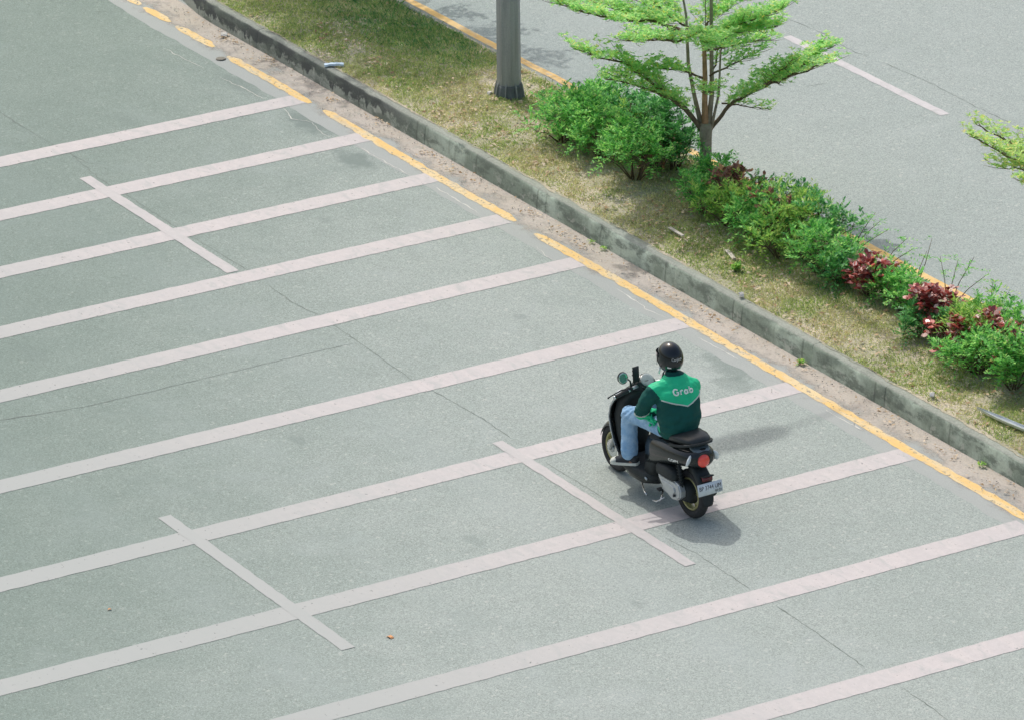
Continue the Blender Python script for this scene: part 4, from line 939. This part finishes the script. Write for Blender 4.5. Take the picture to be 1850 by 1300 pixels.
def fuse(bm, voxel, smooth_it=6, disp=None):
    bmesh.ops.recalc_face_normals(bm, faces=bm.faces); me = bpy.data.meshes.new('m'); bm.to_mesh(me); bm.free()
    ob = bpy.data.objects.new('m', me); col.objects.link(ob)
    md = ob.modifiers.new('r', 'REMESH'); md.mode = 'VOXEL'; md.voxel_size = voxel
    md = ob.modifiers.new('s', 'SMOOTH'); md.iterations = smooth_it; md.factor = .5
    bpy.context.view_layer.update(); out = bpy.data.meshes.new_from_object(ob.evaluated_get(bpy.context.evaluated_depsgraph_get())); bpy.data.objects.remove(ob, do_unlink=True)
    if disp:
        N = [v.normal.copy() for v in out.vertices]
        for v, n in zip(out.vertices, N): v.co += n * disp(v.co)
    out.materials.clear(); smooth(out); return out
rd = empty('person', (0, 0, 0), PI); tag(rd, 'person in two tone green jacket, blue jeans and black helmet seated on the scooter', 'person')
SHL, ELL, WRL = (.315, .195, 1.140), (.455, .245, .900), (.44, .05, .845)
SHR, ELR, WRR = (.275, -.160, 1.118), (.50, -.235, .98), (.70, -.285, 1.02)
HIPL, KNL, ANL = (.30, .10, .775), (.775, .162, .750), (.745, .185, .365)
HIPR, KNR, ANR = (.30, -.10, .775), (.775, -.162, .750), (.745, -.185, .365)
def hand(bm, wr, d, side, palm_n, curl):
    """palm, four bent fingers of unequal length and a thumb off the side of the palm"""
    wr, d, side, palm_n = Vector(wr), Vector(d).normalized(), Vector(side).normalized(), Vector(palm_n).normalized()
    pc = wr + d * .085
    for k in range(4): capsule(bm, wr + side * (k - 1.5) * .008, pc + side * (k - 1.5) * .018, .014, .012, 10)
    for k, L in enumerate((.068, .076, .072, .056)):
        p = pc + side * (1.5 - k) * .019; dd = d
        for j, f in enumerate((.45, .32, .23)):
            ang = curl * (.5 + .45 * j); dn = (dd * math.cos(ang) + palm_n * math.sin(ang)).normalized(); e = p + dn * L * f; capsule(bm, p, e, .0088 - .0008 * j, .0082 - .0008 * j, 8); p = e; dd = dn
            palm_n = (palm_n * math.cos(ang) - d * math.sin(ang)).normalized() if False else palm_n
    t0 = wr + d * .03 + side * .032; t1 = t0 + (d * .7 + side * .6 + palm_n * .3).normalized() * .038; t2 = t1 + (d * .9 + palm_n * .5).normalized() * .032
    capsule(bm, wr + d * .02 + side * .015, t0, .013, .012, 8); capsule(bm, t0, t1, .011, .010, 8); capsule(bm, t1, t2, .0095, .008, 8)
bm = bmesh.new()
oval(bm, [(.735, .22, 0, .105, .15, 2.3), (.82, .215, 0, .105, .150, 2.4), (.95, .225, 0, .100, .140, 2.4), (1.08, .25, 0, .10, .155, 2.4), (1.17, .275, 0, .085, .165, 2.4), (1.215, .29, 0, .06, .10, 2.2)])
chain(bm, [(.295, 0, 1.19), (.335, 0, 1.29)], [.055, .052])
# head with face (under the helmet)
oval(bm, [(1.285, .365, 0, .050, .045, 2.2), (1.31, .375, 0, .072, .060, 2.2), (1.35, .375, 0, .085, .070, 2.2), (1.41, .365, 0, .094, .076, 2.1), (1.46, .36, 0, .092, .074, 2.0), (1.50, .355, 0, .070, .058, 2.0), (1.515, .352, 0, .035, .03, 2.0)])
capsule(bm, (.455, 0, 1.405), (.475, 0, 1.37), .010, .014, 10)                       # nose
for s in (-1, 1):
    capsule(bm, (.445, s * .028, 1.425), (.447, s * .036, 1.425), .010, .010, 8)      # brow / eye mound
    capsule(bm, (.365, s * .078, 1.41), (.362, s * .080, 1.375), .012, .010, 8)       # ear
capsule(bm, (.449, -.020, 1.338), (.449, .020, 1.338), .008, .008, 8)                # lips
for S, E_, W, sg in ((SHL, ELL, WRL, 1), (SHR, ELR, WRR, -1)):
    chain(bm, [(S[0], S[1] * .5, S[2] + .01), S, E_, W], [.055, .050, .040, .028])
hand(bm, WRL, (-.1, -1, -.25), (1, -.1, 0), (0, 0, -1), .45)
hand(bm, WRR, (1, .05, -.25), (0, 1, .05), (-.1, 0, -1), 1.05)
for Hh, K, A, sg in ((HIPL, KNL, ANL, 1), (HIPR, KNR, ANR, -1)):
    chain(bm, [Hh, K, (K[0] + .0, K[1] + sg * .01, K[2] - .18), A], [.078, .050, .044, .032])
    chain(bm, [A, (A[0] - .03, A[1], .315)], [.036, .032]); chain(bm, [(A[0] - .02, A[1], .325), (A[0] + .03, A[1] + sg * .018, .316)], [.022, .015])
ob = link('body', fuse(bm, .0045, 4), M['skin'], rd)
# jeans
bm = bmesh.new(); oval(bm, [(.725, .25, 0, .13, .165, 2.4), (.78, .245, 0, .135, .170, 2.4), (.85, .235, 0, .125, .160, 2.4)])
for Hh, K, A, sg in ((HIPL, KNL, ANL, 1), (HIPR, KNR, ANR, -1)):
    chain(bm, [Hh, (.56, (Hh[1] + K[1]) / 2, .775), K, (K[0] + .005, K[1] + sg * .004, .65), (K[0] - .008, K[1] + sg * .012, .52), (K[0] - .018, K[1] + sg * .02, .42), (K[0] - .025, K[1] + sg * .022, .385)], [.095, .090, .080, .076, .074, .080, .076])
def jd(p):
    q = Vector((p.x * 22, p.y * 22, p.z * 55)); a = .0035 * noise.noise(q) + .004 * noise.noise(p * 14)
    if p.z > .70 and p.x > .66: a += .003 * math.sin((p.z + p.x) * 90)
    return a
me = fuse(bm, .009, 5, jd); ob = link('jeans', me, M['denim'], rd)
# shoes
for sg, A in ((1, ANL), (-1, ANR)):
    rz = math.radians(32) * sg; g = bpy.data.objects.new('shoe', None)
    bm = bmesh.new(); secs = [(-.075, .02, .045, .034, .030), (-.05, .028, .055, .040, .052), (0, .032, .060, .040, .062), (.05, .034, .045, .042, .050), (.10, .034, .036, .046, .040), (.155, .026, .028, .044, .030), (.185, .012, .022, .028, .020)]
    rs = []
    for (x, _, zc, hy, hz) in secs: rs.append([bm.verts.new((x, math.cos(2 * PI * k / 20) * hy, max(.014, zc + math.sin(2 * PI * k / 20) * hz))) for k in range(20)])
    skin_(bm, rs); T = Matrix.Translation((A[0] - .015, A[1], .286)) @ Matrix.Rotation(rz, 4, 'Z') @ Matrix.Rotation(.10, 4, 'Y')
    bmesh.ops.transform(bm, matrix=T, verts=bm.verts); s0 = link('shoe', bm_me(bm), M['canvas'], rd)
    def foot(bm, z0, z1, grow, cut=-9):
        out = []
        for (x, w) in ((-.082, .020), (-.07, .036), (-.03, .043), (.04, .044), (.10, .050), (.15, .048), (.185, .034), (.198, .015)):
            if x >= cut: out.append((x, w + grow))
        L = [(x, w) for x, w in out] + [(x, -w) for x, w in out[::-1]]
        a = [bm.verts.new((x, y, z0)) for x, y in L]; b = [bm.verts.new((x, y, z1)) for x, y in L]; n = len(L)
        bm.faces.new(a[::-1]); bm.faces.new(b)
        for k in range(n): bm.faces.new((a[k], a[(k + 1) % n], b[(k + 1) % n], b[k]))
    bm = bmesh.new(); foot(bm, 0, .024, .002); bmesh.ops.transform(bm, matrix=T, verts=bm.verts); link('sole', bm_me(bm, False), M['sole'], s0)
    bm = bmesh.new(); rs = []
    for (x, _, zc, hy, hz) in [(.125, 0, .030, .049, .030), (.155, 0, .028, .047, .029), (.187, 0, .020, .031, .021), (.197, 0, .014, .015, .012)]:
        rs.append([bm.verts.new((x, math.cos(2 * PI * k / 16) * hy, max(.016, zc + math.sin(2 * PI * k / 16) * hz) + .003)) for k in range(16)])
    skin_(bm, rs); bmesh.ops.transform(bm, matrix=T, verts=bm.verts); link('toe_cap', bm_me(bm), M['sole'], s0)
    bm = bmesh.new()
    for k in range(5):
        x = .035 + k * .018; zt = .098 - k * .008; capsule(bm, (x, -.024, zt - .012), (x, .024, zt - .012), .0045, .0045, 6); capsule(bm, (x, 0, zt - .006), (x + .012, .02, zt - .012), .004, .004, 6)
    bmesh.ops.transform(bm, matrix=T, verts=bm.verts); link('lace', bm_me(bm), M['sole'], s0)
# jacket
bm = bmesh.new()
oval(bm, [(.710, .235, .015, .120, .145, 2.2), (.735, .225, .015, .148, .172, 2.1), (.80, .215, .012, .168, .196, 2.1), (.90, .213, .005, .165, .204, 2.2), (1.00, .235, -.003, .146, .203, 2.4), (1.08, .25, -.005, .133, .207, 2.5), (1.15, .27, -.005, .116, .205, 2.3), (1.205, .285, 0, .100, .165, 2.1), (1.245, .30, 0, .082, .108, 2.0), (1.268, .31, 0, .066, .078, 2.0)])
chain(bm, [(.28, .12, 1.165), (SHL[0], SHL[1], SHL[2] - .005), (.385, .235, 1.02), ELL, (.455, .21, .885), (.445, .13, .865), (.44, .09, .855)], [.078, .078, .070, .066, .060, .052, .046])
chain(bm, [(.27, -.10, 1.155), (SHR[0], SHR[1] - .01, SHR[2]), (.38, -.20, 1.06), ELR, (.60, -.26, 1.0), WRR], [.078, .080, .070, .064, .054, .046])
def jk(p):
    a = .009 * noise.noise(Vector((p.x * 7 + p.z * 6, p.y * 7, p.z * 20))) + .004 * noise.noise(Vector((p.x * 25 + p.z * 12, p.y * 25, p.z * 18)))
    if p.z < .86 and p.y > -.2: a += .007 * noise.noise(Vector((p.x * 12, p.y * 9 + p.z * 10, p.z * 30)))
    if p.x > .36 and p.y > .05 and p.z < .99: a += .008 * noise.noise(Vector((p.x * 45, p.y * 30, p.z * 45)))
    return a
me = fuse(bm, .0052, 6, jk)
for k in ('green', 'teal', 'piping'): me.materials.append(M[k])
def zone(c):
    x, y, z = c
    if z > 1.262: return 1
    if (y > .195 + max(0, z - 1.10) * .6 and x > .22 and z < 1.19) or (x > .395 and y > .02 and z < 1.02):
        t = (z - .900) * .75 - (x - .455) * .35 + (y - .245) * .5            # height along the upper sleeve
        if t < .004: return 0
        if t < .022: return 2
        return 1
    armR = y < -.215 and x > .33
    if armR: return 0 if x > .50 else 1
    if z > 1.262: return 1
    return 0 if z > 1.026 + .30 * abs(y + .01) - (.10 * max(0, x - .2)) else 1
for p in me.polygons: p.material_index = zone(p.center)
jk_o = link('jacket', me, [], rd)
jb = BVHTree.FromPolygons([v.co for v in me.vertices], [tuple(p.vertices) for p in me.polygons])
# reflective piping sewn along the yoke
P3 = []
for i in range(101):
    y = -.205 + .41 * i / 100 - .01; h = jb.ray_cast(Vector((-.4, y, 1.026 + .30 * abs(y + .01))), Vector((1, 0, 0)))
    if h[0]: P3.append(h[0] + h[1] * .0005)
bm = bmesh.new(); tube_bm(bm, P3, [.0062] * len(P3), 8); link('piping', bm_me(bm), M['piping'], jk_o)
# dark collar
bm = bmesh.new(); oval(bm, [(1.215, .305, 0, .078, .085, 2.2), (1.245, .315, 0, .070, .072, 2.2), (1.275, .325, 0, .064, .064, 2.2), (1.29, .33, 0, .060, .060, 2.2)]); link('collar', bm_me(bm), M['teal'], jk_o)
# back lettering: round-ended strokes laid on the cloth
def strokes(word, size, gap):
    A = lambda cx, cy, r, a0, a1, n=14: [(cx + r * math.cos(math.radians(a0 + (a1 - a0) * i / n)), cy + r * math.sin(math.radians(a0 + (a1 - a0) * i / n))) for i in range(n + 1)]
    L = {'G': ([A(.5, .62, .44, 38, 352, 18) , [(.94, .56), (.58, .56)]], 1.12), 'r': ([[(.1, .16), (.1, .76)], A(.36, .52, .26, 172, 55, 6)], .60),
         'a': ([A(.38, .46, .28, 0, 360, 16), [(.70, .16), (.70, .76)]], .92), 'b': ([A(.40, .46, .28, 0, 360, 16), [(.08, .18), (.08, 1.12)]], .84)}
    x = 0; out = []
    for ch in word:
        S, w = L[ch]
        for s in S: out.append([((x + a) * size, b * size) for a, b in s])
        x += w + gap
    return out, x * size
ST, W = strokes('Grab', .053, .13); bm = bmesh.new()
for S in ST:
    Q = []
    for a, b in zip(S[:-1], S[1:]):
        n = max(1, int(math.dist(a, b) / .006)); Q += [(a[0] + (b[0] - a[0]) * i / n, a[1] + (b[1] - a[1]) * i / n) for i in range(n)]
    Q.append(S[-1]); P3 = []
    for (u, w) in Q:
        y = -(u - W / 2) - .008; z = 1.116 + w + (u - W / 2) * -.02; h = jb.ray_cast(Vector((-.4, y, z)), Vector((1, 0, 0)))
        if h[0]: P3.append(h[0] + h[1] * .001)
    if len(P3) > 1: tube_bm(bm, P3, [.0074] * len(P3), 8)
link('lettering', bm_me(bm), M['white_print'], jk_o)
# scrunched glove / cloth held at the lap
bm = bmesh.new()
for i in range(22):
    p = Vector((.345 + random.gauss(0, .016), .20 + random.gauss(0, .012), .842 + random.gauss(0, .018))); q = p + Vector((random.uniform(-.03, .02), random.uniform(-.01, .02), random.uniform(-.015, .045))); capsule(bm, p, q, .013, .006, 6)
me = fuse(bm, .004, 1); link('glove', me, M['green'], rd)
# helmet
hp = (.365, 0, 1.392)
bm = bmesh.new(); bmesh.ops.create_uvsphere(bm, u_segments=40, v_segments=26, radius=1)
for v in bm.verts:
    x, y, z = v.co; zz = z
    if zz < -.25: k = 1 - .10 * ((-zz - .25) / .75); x *= k; y *= k
    v.co = (hp[0] + x * .140, y * .110, hp[2] + zz * .145)
dl = [f for f in bm.faces if f.calc_center_median().z < 1.285 or (f.calc_center_median().x > .44 and f.calc_center_median().z < 1.43 and abs(f.calc_center_median().y) < .10)]
bmesh.ops.delete(bm, geom=dl, context='FACES'); hl = link('helmet', bm_me(bm), M['helmet'], rd); md = hl.modifiers.new('t', 'SOLIDIFY'); md.thickness = .016; md.offset = -1
bm = bmesh.new(); rs = []
for i in range(9):
    z = 1.445 - .115 * i / 8; rs.append([bm.verts.new((hp[0] + .146 * math.cos(a) * (1 - .1 * (i / 8) ** 2) + .004, .114 * math.sin(a), z)) for a in [math.radians(-75 + 150 * k / 20) for k in range(21)]])
for a, b in zip(rs[:-1], rs[1:]):
    for k in range(20): bm.faces.new((a[k], a[k + 1], b[k + 1], b[k]))
link('visor', bm_me(bm), M['visor'], hl)
for s in (-1, 1): disc('visor_pivot', (.40, s * .110, 1.42), (0, s, 0), .016, .006, M['matt_black'], hl)
hb = bvh_of(hl)
def on_helmet(txt, size, cy, cz, xs=1.0):
    o = glyph(txt, size, .0006, M['letter'], hl, .0004, xs=xs)
    for v in o.data.vertices:
        y = cy - v.co.x; z = cz + v.co.y + v.co.x * .05; h = hb.ray_cast(Vector((-.3, y, z)), Vector((1, 0, 0)))
        v.co = Vector(((h[0].x if h[0] else .25) - .002, y, z))
on_helmet('Cargloss', .032, .012, 1.412, .85)
o = boxo('sticker', (0, 0, 0), (.003, .036, .014), M['letter'], hl); h = hb.ray_cast(Vector((-.3, .070, 1.345)), Vector((1, 0, 0))); o.location = (h[0].x - .001, .070, 1.345); o.rotation_euler = (0, .2, -.75)
o = boxo('sticker', (0, 0, 0), (.003, .030, .016), M['letter'], hl); h = hb.ray_cast(Vector((-.3, -.012, 1.322)), Vector((1, 0, 0))); o.location = ((h[0].x if h[0] else .25) - .001, -.012, 1.322); o.rotation_euler = (.5, .3, .1)
o = boxo('chin_strap', (.40, .088, 1.285), (.02, .008, .07), M['letter'], hl, (.25, 0, 0)); boxo('chin_strap', (.40, -.088, 1.285), (.02, .008, .07), M['letter'], hl, (-.25, 0, 0))
